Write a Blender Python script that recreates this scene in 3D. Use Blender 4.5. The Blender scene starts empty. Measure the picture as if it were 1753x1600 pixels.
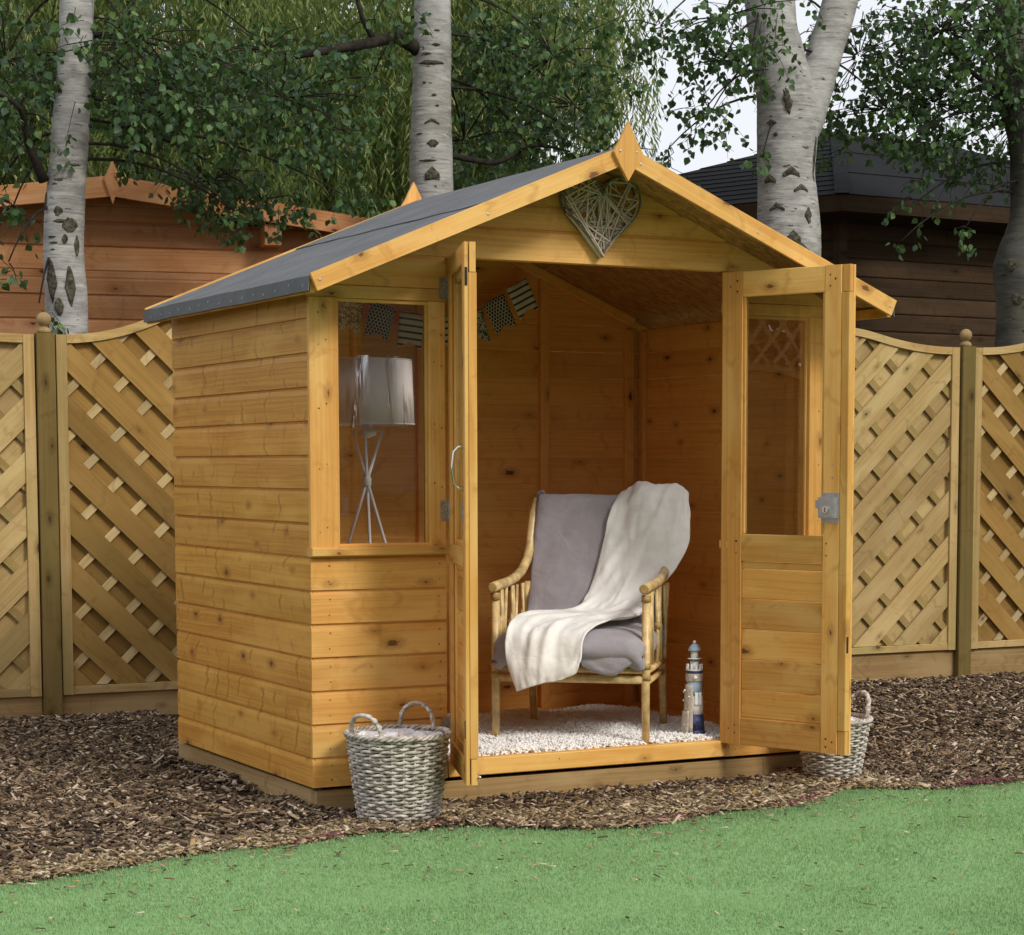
import bpy, bmesh, math, random
import numpy as np
from mathutils import Vector, Matrix, noise
random.seed(11); rng = np.random.default_rng(11)
C = bpy.context.scene.collection
SC = bpy.context.scene
R = math.radians
# ------------------------------------------------------------------ camera
cam = bpy.data.objects.new('camera', bpy.data.cameras.new('camera')); C.objects.link(cam); SC.camera = cam
YAW, PITCH, ROLL = 0.5046, -0.0899, -0.0008
cam.location = (-2.7372, -6.9794, 1.1285)
_f = Vector((math.sin(YAW)*math.cos(PITCH), math.cos(YAW)*math.cos(PITCH), math.sin(PITCH)))
_r = Vector((math.cos(YAW), -math.sin(YAW), 0)); _d = _f.cross(_r)
_r2 = math.cos(ROLL)*_r + math.sin(ROLL)*_d; _d2 = -math.sin(ROLL)*_r + math.cos(ROLL)*_d
M = Matrix((_r2, -_d2, -_f)).transposed().to_4x4(); M.translation = cam.location; cam.matrix_world = M
cam.data.sensor_width = 36; cam.data.lens = 3649.3/1753*36
cam.data.shift_x = -0.0774; cam.data.shift_y = 0.187
cam.data.clip_start = 0.1; cam.data.clip_end = 500
# ------------------------------------------------------------------ sky and sun (bright overcast)
SUN_EL, SUN_AZ = R(38), R(16)         # azimuth measured from -y (in front of the house) towards +x
world = bpy.data.worlds.new('World'); SC.world = world; world.use_nodes = True
nt = world.node_tree; nt.nodes.clear()
sky = nt.nodes.new('ShaderNodeTexSky'); sky.sky_type = 'NISHITA'; sky.sun_disc = False
sky.sun_elevation = SUN_EL; sky.sun_rotation = math.pi - SUN_AZ
sky.air_density = 1.0; sky.dust_density = 3.0
mx = nt.nodes.new('ShaderNodeMixRGB'); mx.inputs[0].default_value = 0.86
mx.inputs[2].default_value = (6.6, 6.7, 7.0, 1)           # the white cloud cover
bg = nt.nodes.new('ShaderNodeBackground'); bg.inputs[1].default_value = 0.10
out = nt.nodes.new('ShaderNodeOutputWorld')
nt.links.new(sky.outputs[0], mx.inputs[1]); nt.links.new(mx.outputs[0], bg.inputs[0]); nt.links.new(bg.outputs[0], out.inputs[0])
sun = bpy.data.objects.new('sun', bpy.data.lights.new('sun', 'SUN')); C.objects.link(sun)
sun.data.energy = 1.5; sun.data.angle = R(14); sun.data.color = (1.0, 0.95, 0.87)
sd = Vector((math.sin(SUN_AZ)*math.cos(SUN_EL), -math.cos(SUN_AZ)*math.cos(SUN_EL), math.sin(SUN_EL)))
sun.rotation_euler = sd.to_track_quat('Z', 'Y').to_euler()
SC.view_settings.view_transform = 'Standard'; SC.view_settings.look = 'None'
SC.view_settings.exposure = 0.58; SC.view_settings.gamma = 1.0; SC.view_settings.use_curve_mapping = False
SC.render.engine = 'CYCLES'; SC.cycles.use_denoising = True
SC.cycles.max_bounces = 10; SC.cycles.transparent_max_bounces = 12; SC.cycles.diffuse_bounces = 7
# ------------------------------------------------------------------ material helpers
def newmat(name):
    m = bpy.data.materials.new(name); m.use_nodes = True; m.node_tree.nodes.clear()
    return m, m.node_tree
class N:
    def __init__(s, nt): s.nt = nt
    def n(s, t, **k):
        x = s.nt.nodes.new(t)
        for a, b in k.items(): setattr(x, a, b)
        return x
    def l(s, a, b): s.nt.links.new(a, b)
    def val(s, sock, v):
        if hasattr(v, 'is_linked') or hasattr(v, 'links'): s.l(v, sock)
        else: sock.default_value = v
    def math(s, op, a, b=0.0, clamp=False):
        x = s.n('ShaderNodeMath', operation=op); x.use_clamp = clamp
        s.val(x.inputs[0], a); s.val(x.inputs[1], b); return x.outputs[0]
    def vmul(s, a, v):
        x = s.n('ShaderNodeVectorMath', operation='MULTIPLY'); s.l(a, x.inputs[0]); s.val(x.inputs[1], v); return x.outputs[0]
    def vadd(s, a, b):
        x = s.n('ShaderNodeVectorMath', operation='ADD'); s.l(a, x.inputs[0]); s.val(x.inputs[1], b); return x.outputs[0]
    def noise(s, vec, scale, detail=3, rough=0.5, dist=0.0):
        x = s.n('ShaderNodeTexNoise'); s.l(vec, x.inputs['Vector']); x.inputs['Scale'].default_value = scale
        x.inputs['Detail'].default_value = detail; x.inputs['Roughness'].default_value = rough; x.inputs['Distortion'].default_value = dist
        return x.outputs[0]
    def mapr(s, v, a, b, c=0.0, d=1.0, smooth=True):
        x = s.n('ShaderNodeMapRange'); x.interpolation_type = 'SMOOTHSTEP' if smooth else 'LINEAR'
        s.l(v, x.inputs[0])
        for i, q in enumerate((a, b, c, d)): s.val(x.inputs[i+1], q)
        return x.outputs[0]
    def mix(s, f, a, b, mode='MIX'):
        x = s.n('ShaderNodeMixRGB', blend_type=mode)
        s.val(x.inputs[0], f)
        for i, q in ((1, a), (2, b)):
            if isinstance(q, tuple): x.inputs[i].default_value = (*q[:3], 1)
            else: s.l(q, x.inputs[i])
        return x.outputs[0]
    def bsdf(s, col, rough=0.6, spec=0.3, bump=None, bs=0.3, bd=0.002, metal=0.0, sheen=0.0, outp=True):
        b = s.n('ShaderNodeBsdfPrincipled')
        if isinstance(col, tuple): b.inputs['Base Color'].default_value = (*col[:3], 1)
        else: s.l(col, b.inputs['Base Color'])
        s.val(b.inputs['Roughness'], rough); b.inputs['Specular IOR Level'].default_value = spec; b.inputs['Metallic'].default_value = metal
        b.inputs['Sheen Weight'].default_value = sheen
        if bump is not None:
            k = s.n('ShaderNodeBump'); k.inputs['Strength'].default_value = bs; k.inputs['Distance'].default_value = bd
            s.l(bump, k.inputs['Height']); s.l(k.outputs[0], b.inputs['Normal'])
        if outp:
            o = s.n('ShaderNodeOutputMaterial'); s.l(b.outputs[0], o.inputs[0])
        return b
def wood(name, base, light, dark, knotc, knots=0.5, rough=0.5, var=0.12, grain=1.0, spec=0.35, knotscale=1.0, green=None, bd=0.0012, flames=6.5, famt=0.7):
    """Timber whose grain follows local X; every board differs by its object random number."""
    m, nt_ = newmat(name); s = N(nt_)
    tc = s.n('ShaderNodeTexCoord').outputs['Object']; rnd = s.n('ShaderNodeObjectInfo').outputs['Random']
    off = s.n('ShaderNodeCombineXYZ'); s.l(s.math('MULTIPLY', rnd, 91.7), off.inputs[0]); s.l(s.math('MULTIPLY', rnd, 37.3), off.inputs[1]); s.l(s.math('MULTIPLY', rnd, 53.9), off.inputs[2])
    p = s.vadd(tc, off.outputs[0])
    # knots
    sp0 = s.n('ShaderNodeSeparateXYZ'); s.l(p, sp0.inputs[0]); c0 = s.n('ShaderNodeCombineXYZ')
    s.l(s.math('MULTIPLY', sp0.outputs[0], 3.1*knotscale), c0.inputs[0]); s.l(s.math('MULTIPLY', sp0.outputs[2], 6.5*knotscale), c0.inputs[1]); kv = c0.outputs[0]
    vo = s.n('ShaderNodeTexVoronoi'); vo.voronoi_dimensions = '2D'; s.l(kv, vo.inputs['Vector']); vo.inputs['Scale'].default_value = 1.0; vo.inputs['Randomness'].default_value = 0.9
    d = s.math('ADD', vo.outputs['Distance'], s.math('MULTIPLY', s.math('SUBTRACT', s.noise(s.vmul(p, (60, 160, 160)), 1.0, 3, 0.6), 0.5), 0.13))
    sep = s.n('ShaderNodeSeparateColor'); s.l(vo.outputs['Color'], sep.inputs[0])
    on = s.math('GREATER_THAN', sep.outputs[0], 1-knots)
    rad = s.math('ADD', s.math('MULTIPLY', s.math('POWER', sep.outputs[1], 2.0), 0.060), 0.012)
    core = s.math('MULTIPLY', s.mapr(s.math('SUBTRACT', rad, d), -0.018, 0.022), on)
    halo = s.math('MULTIPLY', s.mapr(s.math('SUBTRACT', rad, d), -0.16, 0.0), on)
    # grain, pushed round the knots
    sp = s.n('ShaderNodeSeparateXYZ'); s.l(p, sp.inputs[0])
    low = s.noise(s.vmul(p, (1.3, 6, 6)), 1.0, 2)
    z2 = s.math('ADD', sp.outputs[2], s.math('ADD', s.math('MULTIPLY', halo, 0.022), s.math('MULTIPLY', low, 0.035)))
    cb = s.n('ShaderNodeCombineXYZ'); s.l(s.math('MULTIPLY', sp.outputs[0], 0.9), cb.inputs[0]); s.l(s.math('MULTIPLY', sp.outputs[1], 30), cb.inputs[1]); s.l(s.math('MULTIPLY', z2, 105), cb.inputs[2])
    g = s.noise(cb.outputs[0], 1.0, 3, 0.6)
    fine = s.noise(s.vmul(p, (12, 300, 300)), 1.0, 2, 0.6)
    gg = s.mapr(s.math('ADD', s.math('MULTIPLY', g, 0.8), s.math('MULTIPLY', fine, 0.2)), 0.36, 0.66)
    col = s.mix(s.math('MULTIPLY', gg, grain*0.55), base, dark)
    patch = s.mapr(s.noise(s.vmul(p, (2.2, 9, 9)), 1.0, 3), 0.42, 0.68)
    col = s.mix(s.math('MULTIPLY', patch, 0.6), col, light)
    # cross figure: faint vertical blushes in the stain
    fl = s.mapr(s.noise(s.vmul(p, (9, 6, 6)), 1.0, 4, 0.62, 1.2), 0.56, 0.76)
    col = s.mix(s.math('MULTIPLY', fl, 0.62), col, dark)
    wob = s.math('MULTIPLY', s.math('SUBTRACT', s.noise(s.vmul(p, (2.5, 13, 13)), 1.0, 2, 0.5), 0.5), 1.6)
    fr_ = s.math('ABSOLUTE', s.math('SUBTRACT', s.math('FRACT', s.math('ADD', s.math('MULTIPLY', sp.outputs[0], flames), wob)), 0.5))
    msk = s.mapr(s.noise(s.vmul(p, (7, 9, 9)), 1.0, 2, 0.5), 0.50, 0.64)
    ln = s.math('MULTIPLY', s.mapr(s.math('SUBTRACT', 0.17, fr_), 0.0, 0.17), msk)
    soft = s.math('MULTIPLY', s.mapr(s.math('SUBTRACT', 0.34, fr_), 0.0, 0.32), msk)
    col = s.mix(s.math('MULTIPLY', soft, 0.30*famt), col, light); col = s.mix(s.math('MULTIPLY', ln, 0.62*famt), col, tuple(0.85*a for a in dark))
    if green: col = s.mix(s.math('MULTIPLY', s.mapr(s.noise(s.vmul(p, (1.5, 4, 4)), 1.0, 2), 0.45, 0.7), 0.6), col, green)
    br = s.math('ADD', 1-var, s.math('MULTIPLY', rnd, 2*var))
    hs = s.n('ShaderNodeHueSaturation'); s.l(col, hs.inputs['Color']); s.l(br, hs.inputs['Value'])
    s.l(s.math('ADD', 0.4975, s.math('MULTIPLY', s.math('FRACT', s.math('MULTIPLY', rnd, 17.3)), 0.005)), hs.inputs['Hue'])
    col = s.mix(s.math('MULTIPLY', halo, 0.5), hs.outputs[0], tuple(0.55*a for a in dark))
    col = s.mix(s.math('MULTIPLY', core, 0.9), col, knotc)
    rr = s.math('ADD', rough, s.math('MULTIPLY', gg, 0.12))
    s.bsdf(col, rr, spec, bump=s.math('SUBTRACT', gg, s.math('MULTIPLY', core, 0.6)), bs=0.25, bd=bd)
    return m
def plain(name, col, rough=0.6, spec=0.3, metal=0.0, nscale=0, namt=0.25, bump=0.0, bscale=80, bd=0.002, sheen=0.0, var=0.0, island=0.0):
    m, nt_ = newmat(name); s = N(nt_); tc = s.n('ShaderNodeTexCoord').outputs['Object']
    c = col
    if nscale: c = s.mix(s.mapr(s.noise(tc, nscale, 4, 0.6), 0.3, 0.7), tuple(a*(1-namt) for a in col), tuple(min(1, a*(1+namt)) for a in col))
    if var:
        rnd = s.n('ShaderNodeObjectInfo').outputs['Random']; hs = s.n('ShaderNodeHueSaturation')
        if isinstance(c, tuple): hs.inputs['Color'].default_value = (*c, 1)
        else: s.l(c, hs.inputs['Color'])
        s.l(s.math('ADD', 1-var, s.math('MULTIPLY', rnd, 2*var)), hs.inputs['Value']); c = hs.outputs[0]
    if island:
        rnd = s.n('ShaderNodeNewGeometry').outputs['Random Per Island']; hs = s.n('ShaderNodeHueSaturation')
        if isinstance(c, tuple): hs.inputs['Color'].default_value = (*c, 1)
        else: s.l(c, hs.inputs['Color'])
        s.l(s.math('ADD', 1-island, s.math('MULTIPLY', rnd, 2*island)), hs.inputs['Value']); c = hs.outputs[0]
    b = s.noise(tc, bscale, 4, 0.6) if bump else None
    s.bsdf(c, rough, spec, bump=b, bs=bump, bd=bd, metal=metal, sheen=sheen)
    return m
def islands(name, cols, rough=0.7, spec=0.2, trans=0.0, nscale=0.0, namt=0.4, nstr=(1.0, 1.6, 1.0)):
    """Loose pieces in one mesh; each picks its own colour."""
    m, nt_ = newmat(name); s = N(nt_)
    rnd = s.n('ShaderNodeNewGeometry').outputs['Random Per Island']
    cr = s.n('ShaderNodeValToRGB'); cr.color_ramp.interpolation = 'CONSTANT'; s.l(rnd, cr.inputs[0])
    el = cr.color_ramp.elements; tot = sum(w for _, w in cols); a = 0
    for i, (c, w) in enumerate(cols):
        e = el[i] if i < 2 else el.new(a/tot)
        e.position = a/tot; e.color = (*c, 1); a += w
    c = cr.outputs[0]
    tc = s.n('ShaderNodeTexCoord').outputs['Object']
    if nscale: c = s.mix(s.mapr(s.noise(s.vmul(tc, nstr), nscale, 4, 0.6), 0.35, 0.75, 0.0, namt), c, tuple(0.62*x for x in cols[0][0]))
    b = s.bsdf(c, rough, spec, outp=not trans)
    if trans:
        t = s.n('ShaderNodeBsdfTranslucent'); s.l(s.mix(0.45, c, (0.22, 0.30, 0.05)), t.inputs[0])
        mxs = s.n('ShaderNodeMixShader'); mxs.inputs[0].default_value = trans
        s.l(b.outputs[0], mxs.inputs[1]); s.l(t.outputs[0], mxs.inputs[2])
        o = s.n('ShaderNodeOutputMaterial'); s.l(mxs.outputs[0], o.inputs[0])
    return m
def glassmat(name, tint=(0.96, 0.96, 0.96), ior=1.5, rough=0.0, extra=0.0):
    m, nt_ = newmat(name); s = N(nt_)
    t = s.n('ShaderNodeBsdfTransparent'); t.inputs[0].default_value = (*tint, 1)
    g = s.n('ShaderNodeBsdfGlossy'); g.inputs['Roughness'].default_value = rough
    fr = s.n('ShaderNodeFresnel'); fr.inputs[0].default_value = ior
    tc = s.n('ShaderNodeTexCoord').outputs['Object']
    k = s.n('ShaderNodeBump'); k.inputs['Strength'].default_value = 0.10; k.inputs['Distance'].default_value = 0.004
    s.l(s.noise(tc, 3.5, 1), k.inputs['Height']); s.l(k.outputs[0], g.inputs['Normal'])
    f = s.math('ADD', s.math('MULTIPLY', fr.outputs[0], 1.6), extra, True)
    mxs = s.n('ShaderNodeMixShader'); s.l(f, mxs.inputs[0]); s.l(t.outputs[0], mxs.inputs[1]); s.l(g.outputs[0], mxs.inputs[2])
    o = s.n('ShaderNodeOutputMaterial'); s.l(mxs.outputs[0], o.inputs[0])
    return m
MT = {}
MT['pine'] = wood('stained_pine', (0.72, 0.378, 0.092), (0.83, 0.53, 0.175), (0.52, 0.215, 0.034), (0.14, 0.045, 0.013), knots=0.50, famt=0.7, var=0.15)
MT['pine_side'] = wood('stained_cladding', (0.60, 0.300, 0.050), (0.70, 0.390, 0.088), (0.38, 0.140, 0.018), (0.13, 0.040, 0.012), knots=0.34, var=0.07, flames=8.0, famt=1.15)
MT['pine_in'] = wood('inner_cladding', (0.79, 0.41, 0.098), (0.85, 0.47, 0.13), (0.60, 0.25, 0.045), (0.06, 0.018, 0.006), knots=0.5, var=0.07)
MT['plinth'] = wood('treated_plinth', (0.36, 0.235, 0.10), (0.45, 0.32, 0.16), (0.20, 0.12, 0.05), (0.09, 0.045, 0.02), knots=0.35, rough=0.8, spec=0.15, var=0.15)
MT['fence'] = wood('fence_timber', (0.42, 0.285, 0.115), (0.52, 0.38, 0.18), (0.25, 0.150, 0.045), (0.08, 0.042, 0.016), knots=0.40, rough=0.8, spec=0.15, var=0.2, green=(0.33, 0.27, 0.10))
MT['post'] = wood('fence_post_timber', (0.175, 0.120, 0.038), (0.22, 0.155, 0.055), (0.11, 0.070, 0.020), (0.06, 0.03, 0.012), knots=0.5, rough=0.8, spec=0.15, var=0.08, green=(0.15, 0.115, 0.035))
MT['cabin'] = wood('orange_cabin_boards', (0.60, 0.285, 0.125), (0.70, 0.39, 0.20), (0.42, 0.165, 0.060), (0.07, 0.025, 0.012), knots=0.38, rough=0.75, spec=0.2, var=0.2, knotscale=0.7)
MT['dark'] = wood('dark_cabin_boards', (0.052, 0.032, 0.017), (0.070, 0.044, 0.024), (0.030, 0.018, 0.009), (0.02, 0.01, 0.006), knots=0.35, rough=0.85, spec=0.12, var=0.2)
MT['rattan'] = plain('rattan_cane', (0.66, 0.47, 0.21), 0.36, 0.5, nscale=22, namt=0.28, bump=0.15, bscale=90, bd=0.001)
MT['glass'] = glassmat('window_glass')
MT['metal'] = plain('zinc_hinge', (0.42, 0.44, 0.45), 0.42, 0.5, 0.85, nscale=90)
MT['chrome'] = plain('polished_handle', (0.75, 0.74, 0.72), 0.15, 0.5, 1.0)
MT['lock'] = plain('silver_lock', (0.42, 0.44, 0.48), 0.38, 0.5, 0.6, nscale=40, namt=0.1)
MT['black'] = plain('blackened_iron', (0.02, 0.017, 0.014), 0.5)
MT['nail'] = plain('rusty_nail', (0.11, 0.045, 0.02), 0.6)
MT['membrane'] = plain('mulch_membrane', (0.05, 0.03, 0.02), 0.9)
def feltmat(name, col, dark):
    m, nt_ = newmat(name); s = N(nt_); tc = s.n('ShaderNodeTexCoord').outputs['Object']
    sp = s.mapr(s.noise(tc, 900, 2, 0.7), 0.35, 0.7); br = s.mapr(s.noise(tc, 5, 4, 0.6), 0.3, 0.7)
    c = s.mix(sp, dark, col); c = s.mix(s.math('MULTIPLY', br, 0.35), c, tuple(1.35*a for a in col))
    c = s.mix(s.mapr(s.noise(tc, 160, 1), 0.76, 0.80), c, tuple(min(1, 2.2*a) for a in col))
    s.bsdf(c, 0.92, 0.15, bump=s.noise(tc, 500, 2, 0.7), bs=0.5, bd=0.0015); return m
MT['felt'] = feltmat('grey_roof_felt', (0.165, 0.170, 0.176), (0.090, 0.094, 0.099))
MT['darkfelt'] = feltmat('black_roof_felt', (0.011, 0.0115, 0.013), (0.006, 0.0065, 0.0075))
def osbmat():
    m, nt_ = newmat('osb_board'); s = N(nt_); tc = s.n('ShaderNodeTexCoord').outputs['Object']
    vo = s.n('ShaderNodeTexVoronoi'); s.l(s.vadd(s.vmul(tc, (1, 1.9, 1)), (3, 1, 2)), vo.inputs['Vector']); vo.inputs['Scale'].default_value = 34
    se = s.n('ShaderNodeSeparateColor'); s.l(vo.outputs['Color'], se.inputs[0])
    c = s.mix(se.outputs[0], (0.24, 0.12, 0.035), (0.46, 0.26, 0.085))
    c = s.mix(s.mapr(s.noise(tc, 55, 3, 0.6, 1.5), 0.55, 0.72), c, (0.20, 0.085, 0.025))
    s.bsdf(c, 0.6, 0.25, bump=se.outputs[0], bs=0.3, bd=0.001); return m
MT['osb'] = osbmat()
# ------------------------------------------------------------------ mesh helpers
class MB:
    def __init__(s): s.v = []; s.f = []
    def add(s, vs, fs):
        b = len(s.v); s.v += [tuple(v) for v in vs]; s.f += [tuple(i+b for i in f) for f in fs]; return s
    def box(s, x0, x1, y0, y1, z0, z1, bev=0.0):
        if bev <= 0:
            return s.add([(x0,y0,z0),(x1,y0,z0),(x1,y1,z0),(x0,y1,z0),(x0,y0,z1),(x1,y0,z1),(x1,y1,z1),(x0,y1,z1)],
                         [(0,3,2,1),(4,5,6,7),(0,1,5,4),(1,2,6,5),(2,3,7,6),(3,0,4,7)])
        # arris-chamfered: octagon section along the longest axis
        L = [x1-x0, y1-y0, z1-z0]; ax = L.index(max(L)); c = [(x0,x1),(y0,y1),(z0,z1)]
        o = [i for i in range(3) if i != ax]; (a0,a1),(b0,b1) = c[o[0]], c[o[1]]; e = bev
        sec = [(a0+e,b0),(a1-e,b0),(a1,b0+e),(a1,b1-e),(a1-e,b1),(a0+e,b1),(a0,b1-e),(a0,b0+e)]
        vs = []
        for q in c[ax]:
            for a, b in sec:
                p = [0,0,0]; p[ax] = q; p[o[0]] = a; p[o[1]] = b; vs.append(p)
        fs = [tuple(range(8)), tuple(range(15,7,-1))] + [(i, i+8, (i+1)%8+8, (i+1)%8) for i in range(8)]
        return s.add(vs, fs)
    def prism(s, poly, y0, y1):
        """poly in (x,z), extruded over y"""
        n = len(poly); vs = [(x,y0,z) for x,z in poly]+[(x,y1,z) for x,z in poly]
        return s.add(vs, [tuple(range(n)), tuple(range(2*n-1,n-1,-1))]+[(i,i+n,(i+1)%n+n,(i+1)%n) for i in range(n)])
    def tube(s, pts, rad, seg=8, caps=True, closed=False):
        P = [Vector(p) for p in pts]; n = len(P)
        if not hasattr(rad, '__len__'): rad = [rad]*n
        t0 = (P[1]-P[0]).normalized(); up = Vector((0,0,1)) if abs(t0.z) < 0.9 else Vector((1,0,0))
        u = t0.cross(up).normalized(); vs = []
        for i in range(n):
            if closed: t = (P[(i+1)%n]-P[i-1]).normalized()
            else: t = (P[min(i+1,n-1)]-P[max(i-1,0)]).normalized()
            u = (u - t*u.dot(t)).normalized(); w = t.cross(u)
            for k in range(seg):
                a = 2*math.pi*k/seg; vs.append(P[i]+(u*math.cos(a)+w*math.sin(a))*rad[i])
        fs = []
        for i in range(n if closed else n-1):
            j = (i+1) % n
            for k in range(seg): fs.append((i*seg+k, i*seg+(k+1)%seg, j*seg+(k+1)%seg, j*seg+k))
        if caps and not closed: fs += [tuple(range(seg-1,-1,-1)), tuple((n-1)*seg+k for k in range(seg))]
        return s.add(vs, fs)
    def lathe(s, prof, seg=24, center=(0,0)):
        vs = []; n = len(prof)
        for r_, z in prof:
            for k in range(seg):
                a = 2*math.pi*k/seg; vs.append((center[0]+r_*math.cos(a), center[1]+r_*math.sin(a), z))
        fs = [(i*seg+k, i*seg+(k+1)%seg, (i+1)*seg+(k+1)%seg, (i+1)*seg+k) for i in range(n-1) for k in range(seg)]
        fs += [tuple(range(seg-1,-1,-1)), tuple((n-1)*seg+k for k in range(seg))]
        return s.add(vs, fs)
    def sphere(s, c, r_, seg=12, rings=8, sq=(1,1,1)):
        prof = [(max(1e-4, r_*math.sin(math.pi*i/rings)), -r_*math.cos(math.pi*i/rings)) for i in range(rings+1)]
        b = MB().lathe(prof, seg); return s.add([(c[0]+x*sq[0], c[1]+y*sq[1], c[2]+z*sq[2]) for x,y,z in b.v], b.f)
    def mesh(s, name, mat, smooth=False):
        me = bpy.data.meshes.new(name); me.from_pydata(s.v, [], s.f)
        if mat: me.materials.append(mat)
        if smooth: me.polygons.foreach_set('use_smooth', [True]*len(me.polygons))
        me.update(); return me
def fixn(me):
    bm = bmesh.new(); bm.from_mesh(me); bmesh.ops.recalc_face_normals(bm, faces=bm.faces); bm.to_mesh(me); bm.free()
def link(name, data, parent=None, mw=None):
    o = bpy.data.objects.new(name, data); C.objects.link(o)
    if parent is not None:
        o.parent = parent; o.matrix_parent_inverse = WI(parent)
    if mw is not None: o.matrix_basis = mw; _W[o.name] = mw.copy()
    return o
_W = {}
def WI(p): return _W.get(p.name, Matrix()).inverted()
def obj(name, mb, mat, parent=None, mw=None, smooth=False, fix=True):
    me = mb.mesh(name, mat, smooth)
    if fix: fixn(me)
    return link(name, me, parent, mw)
def thing(name, label, cat, loc=(0,0,0), group=None):
    o = bpy.data.objects.new(name, None); C.objects.link(o); o.location = loc; o.empty_display_size = 0.1
    _W[o.name] = Matrix.Translation(loc)
    return tag(o, label, cat, group)
def tag(o, label=None, cat=None, group=None, kind=None):
    if label: o['label'] = label
    if cat: o['category'] = cat
    if group: o['group'] = group
    if kind: o['kind'] = kind
    return o
def group_part(name, parent):
    o = bpy.data.objects.new(name, None); C.objects.link(o); o.parent = parent
    o.matrix_parent_inverse = WI(parent); o.empty_display_size = 0.1; _W[o.name] = Matrix(); return o
def frame(o, X, Y, Z):
    m = Matrix((X, Y, Z)).transposed().to_4x4(); m.translation = Vector(o); return m
def clipz(poly, f):
    """keep the part of a convex polygon (x,z) where f>=0, f linear"""
    out_ = []; n = len(poly)
    for i in range(n):
        a, b = poly[i], poly[(i+1) % n]; fa, fb = f(a), f(b)
        if fa >= 0: out_.append(a)
        if (fa >= 0) != (fb >= 0):
            t = fa/(fa-fb); out_.append((a[0]+(b[0]-a[0])*t, a[1]+(b[1]-a[1])*t))
    return out_
def np_mesh(name, V, F, mat, smooth=False):
    """V (n,3), F (m,k) arrays -> mesh, quickly"""
    me = bpy.data.meshes.new(name); me.vertices.add(len(V)); me.vertices.foreach_set('co', np.ascontiguousarray(V, dtype=np.float32).ravel())
    m, k = F.shape; me.loops.add(m*k); me.loops.foreach_set('vertex_index', np.ascontiguousarray(F, dtype=np.int32).ravel())
    me.polygons.add(m); me.polygons.foreach_set('loop_start', np.arange(0, m*k, k, dtype=np.int32)); me.polygons.foreach_set('loop_total', np.full(m, k, dtype=np.int32))
    if smooth: me.polygons.foreach_set('use_smooth', np.ones(m, dtype=bool))
    me.materials.append(mat); me.update(calc_edges=True); return me
def rotmats(n, yaw, pitch, roll):
    cy, sy, cp, sp_, cr, sr = np.cos(yaw), np.sin(yaw), np.cos(pitch), np.sin(pitch), np.cos(roll), np.sin(roll)
    Rm = np.empty((n, 3, 3))
    Rm[:,0,0]=cy*cp; Rm[:,0,1]=cy*sp_*sr-sy*cr; Rm[:,0,2]=cy*sp_*cr+sy*sr
    Rm[:,1,0]=sy*cp; Rm[:,1,1]=sy*sp_*sr+cy*cr; Rm[:,1,2]=sy*sp_*cr-cy*sr
    Rm[:,2,0]=-sp_; Rm[:,2,1]=cp*sr; Rm[:,2,2]=cp*cr
    return Rm
def scatter(name, T, TF, pos, Rm, scl, mat, smooth=False):
    """copies of template T (k,3)/TF at pos with rotations Rm and scales scl (n,3)"""
    n = len(pos); V = np.einsum('nij,nkj->nki', Rm, T[None]*scl[:,None,:]) + pos[:,None,:]
    F = TF[None] + (np.arange(n)*len(T))[:,None,None]
    return np_mesh(name, V.reshape(-1,3), F.reshape(-1, TF.shape[1]), mat, smooth)
def timber(name, a, b, width, thick, normal, mat, parent, bev=0.002, ext=None):
    """A length of timber from a to b (centre line of its outer face), width across, thick behind the face."""
    a, b = Vector(a), Vector(b); X = (b-a).normalized(); Yi = -Vector(normal).normalized(); Z = X.cross(Yi); Yi = Z.cross(X)
    L = (b-a).length; mb = MB().box(-L/2, L/2, 0, thick, -width/2, width/2, bev)
    return obj(name, mb, mat, parent, frame((a+b)/2, X, Yi, Z))
# ------------------------------------------------------------------ ground
def gh(x, y):
    h = -0.10 + 0.010*noise.noise((x*1.7, y*1.7, 0)) + 0.005*noise.noise((x*6, y*6, 3))
    if y > 1.2: h -= 0.010*min(1, (y-1.2)/2)
    dx = max(0.016-x, 0, x-2.165); dy = max(0.012-y, 0, y-1.56); dd = math.hypot(dx, dy)
    bump_ = 0.35+0.9*noise.noise((x*3.1, y*3.1, 7))+0.5*noise.noise((x*9, y*9, 5))
    h += 0.034*max(0, bump_)*math.exp(-(dd/0.16)**2)*(1.5 if x < 0.2 else 0.8)
    return h
EDGE = [(-14,-3.0),(-6,-1.9),(-2.6,-1.05),(-1.272,-0.735),(-0.931,-0.642),(-0.683,-0.556),(-0.481,-0.526),(-0.286,-0.537),(0.055,-0.408),(0.173,-0.433),(0.398,-0.421),(0.542,-0.58),(0.705,-0.697),(0.915,-0.73),(1.1,-0.69),(1.283,-0.635),(1.447,-0.651),(1.6,-0.655),(1.80,-0.55),(1.97,-0.40),(2.15,-0.46),(2.31,-0.553),(2.782,-0.515),(4.0,-0.50),(8,-0.9),(16,-2)]
def edge_y(x):
    for (a, ya), (b, yb) in zip(EDGE, EDGE[1:]):
        if a <= x <= b: return ya+(yb-ya)*(x-a)/(b-a) + 0.018*noise.noise((x*9, 1, 0)) + 0.01*noise.noise((x*31, 5, 0))
    return -1
def groundmat():
    m, nt_ = newmat('dark_soil'); s = N(nt_); tc = s.n('ShaderNodeTexCoord').outputs['Object']
    c = s.mix(s.mapr(s.noise(tc, 40, 4, 0.7), 0.35, 0.7), (0.035, 0.022, 0.014), (0.11, 0.07, 0.045))
    s.bsdf(c, 0.95, 0.1, bump=s.noise(tc, 60, 4, 0.7), bs=0.8, bd=0.01); return m
MT['soil'] = groundmat()
g = MB().add([(-90,-90,-0.16),(90,-90,-0.16),(90,90,-0.16),(-90,90,-0.16)], [(0,1,2,3)])
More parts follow.
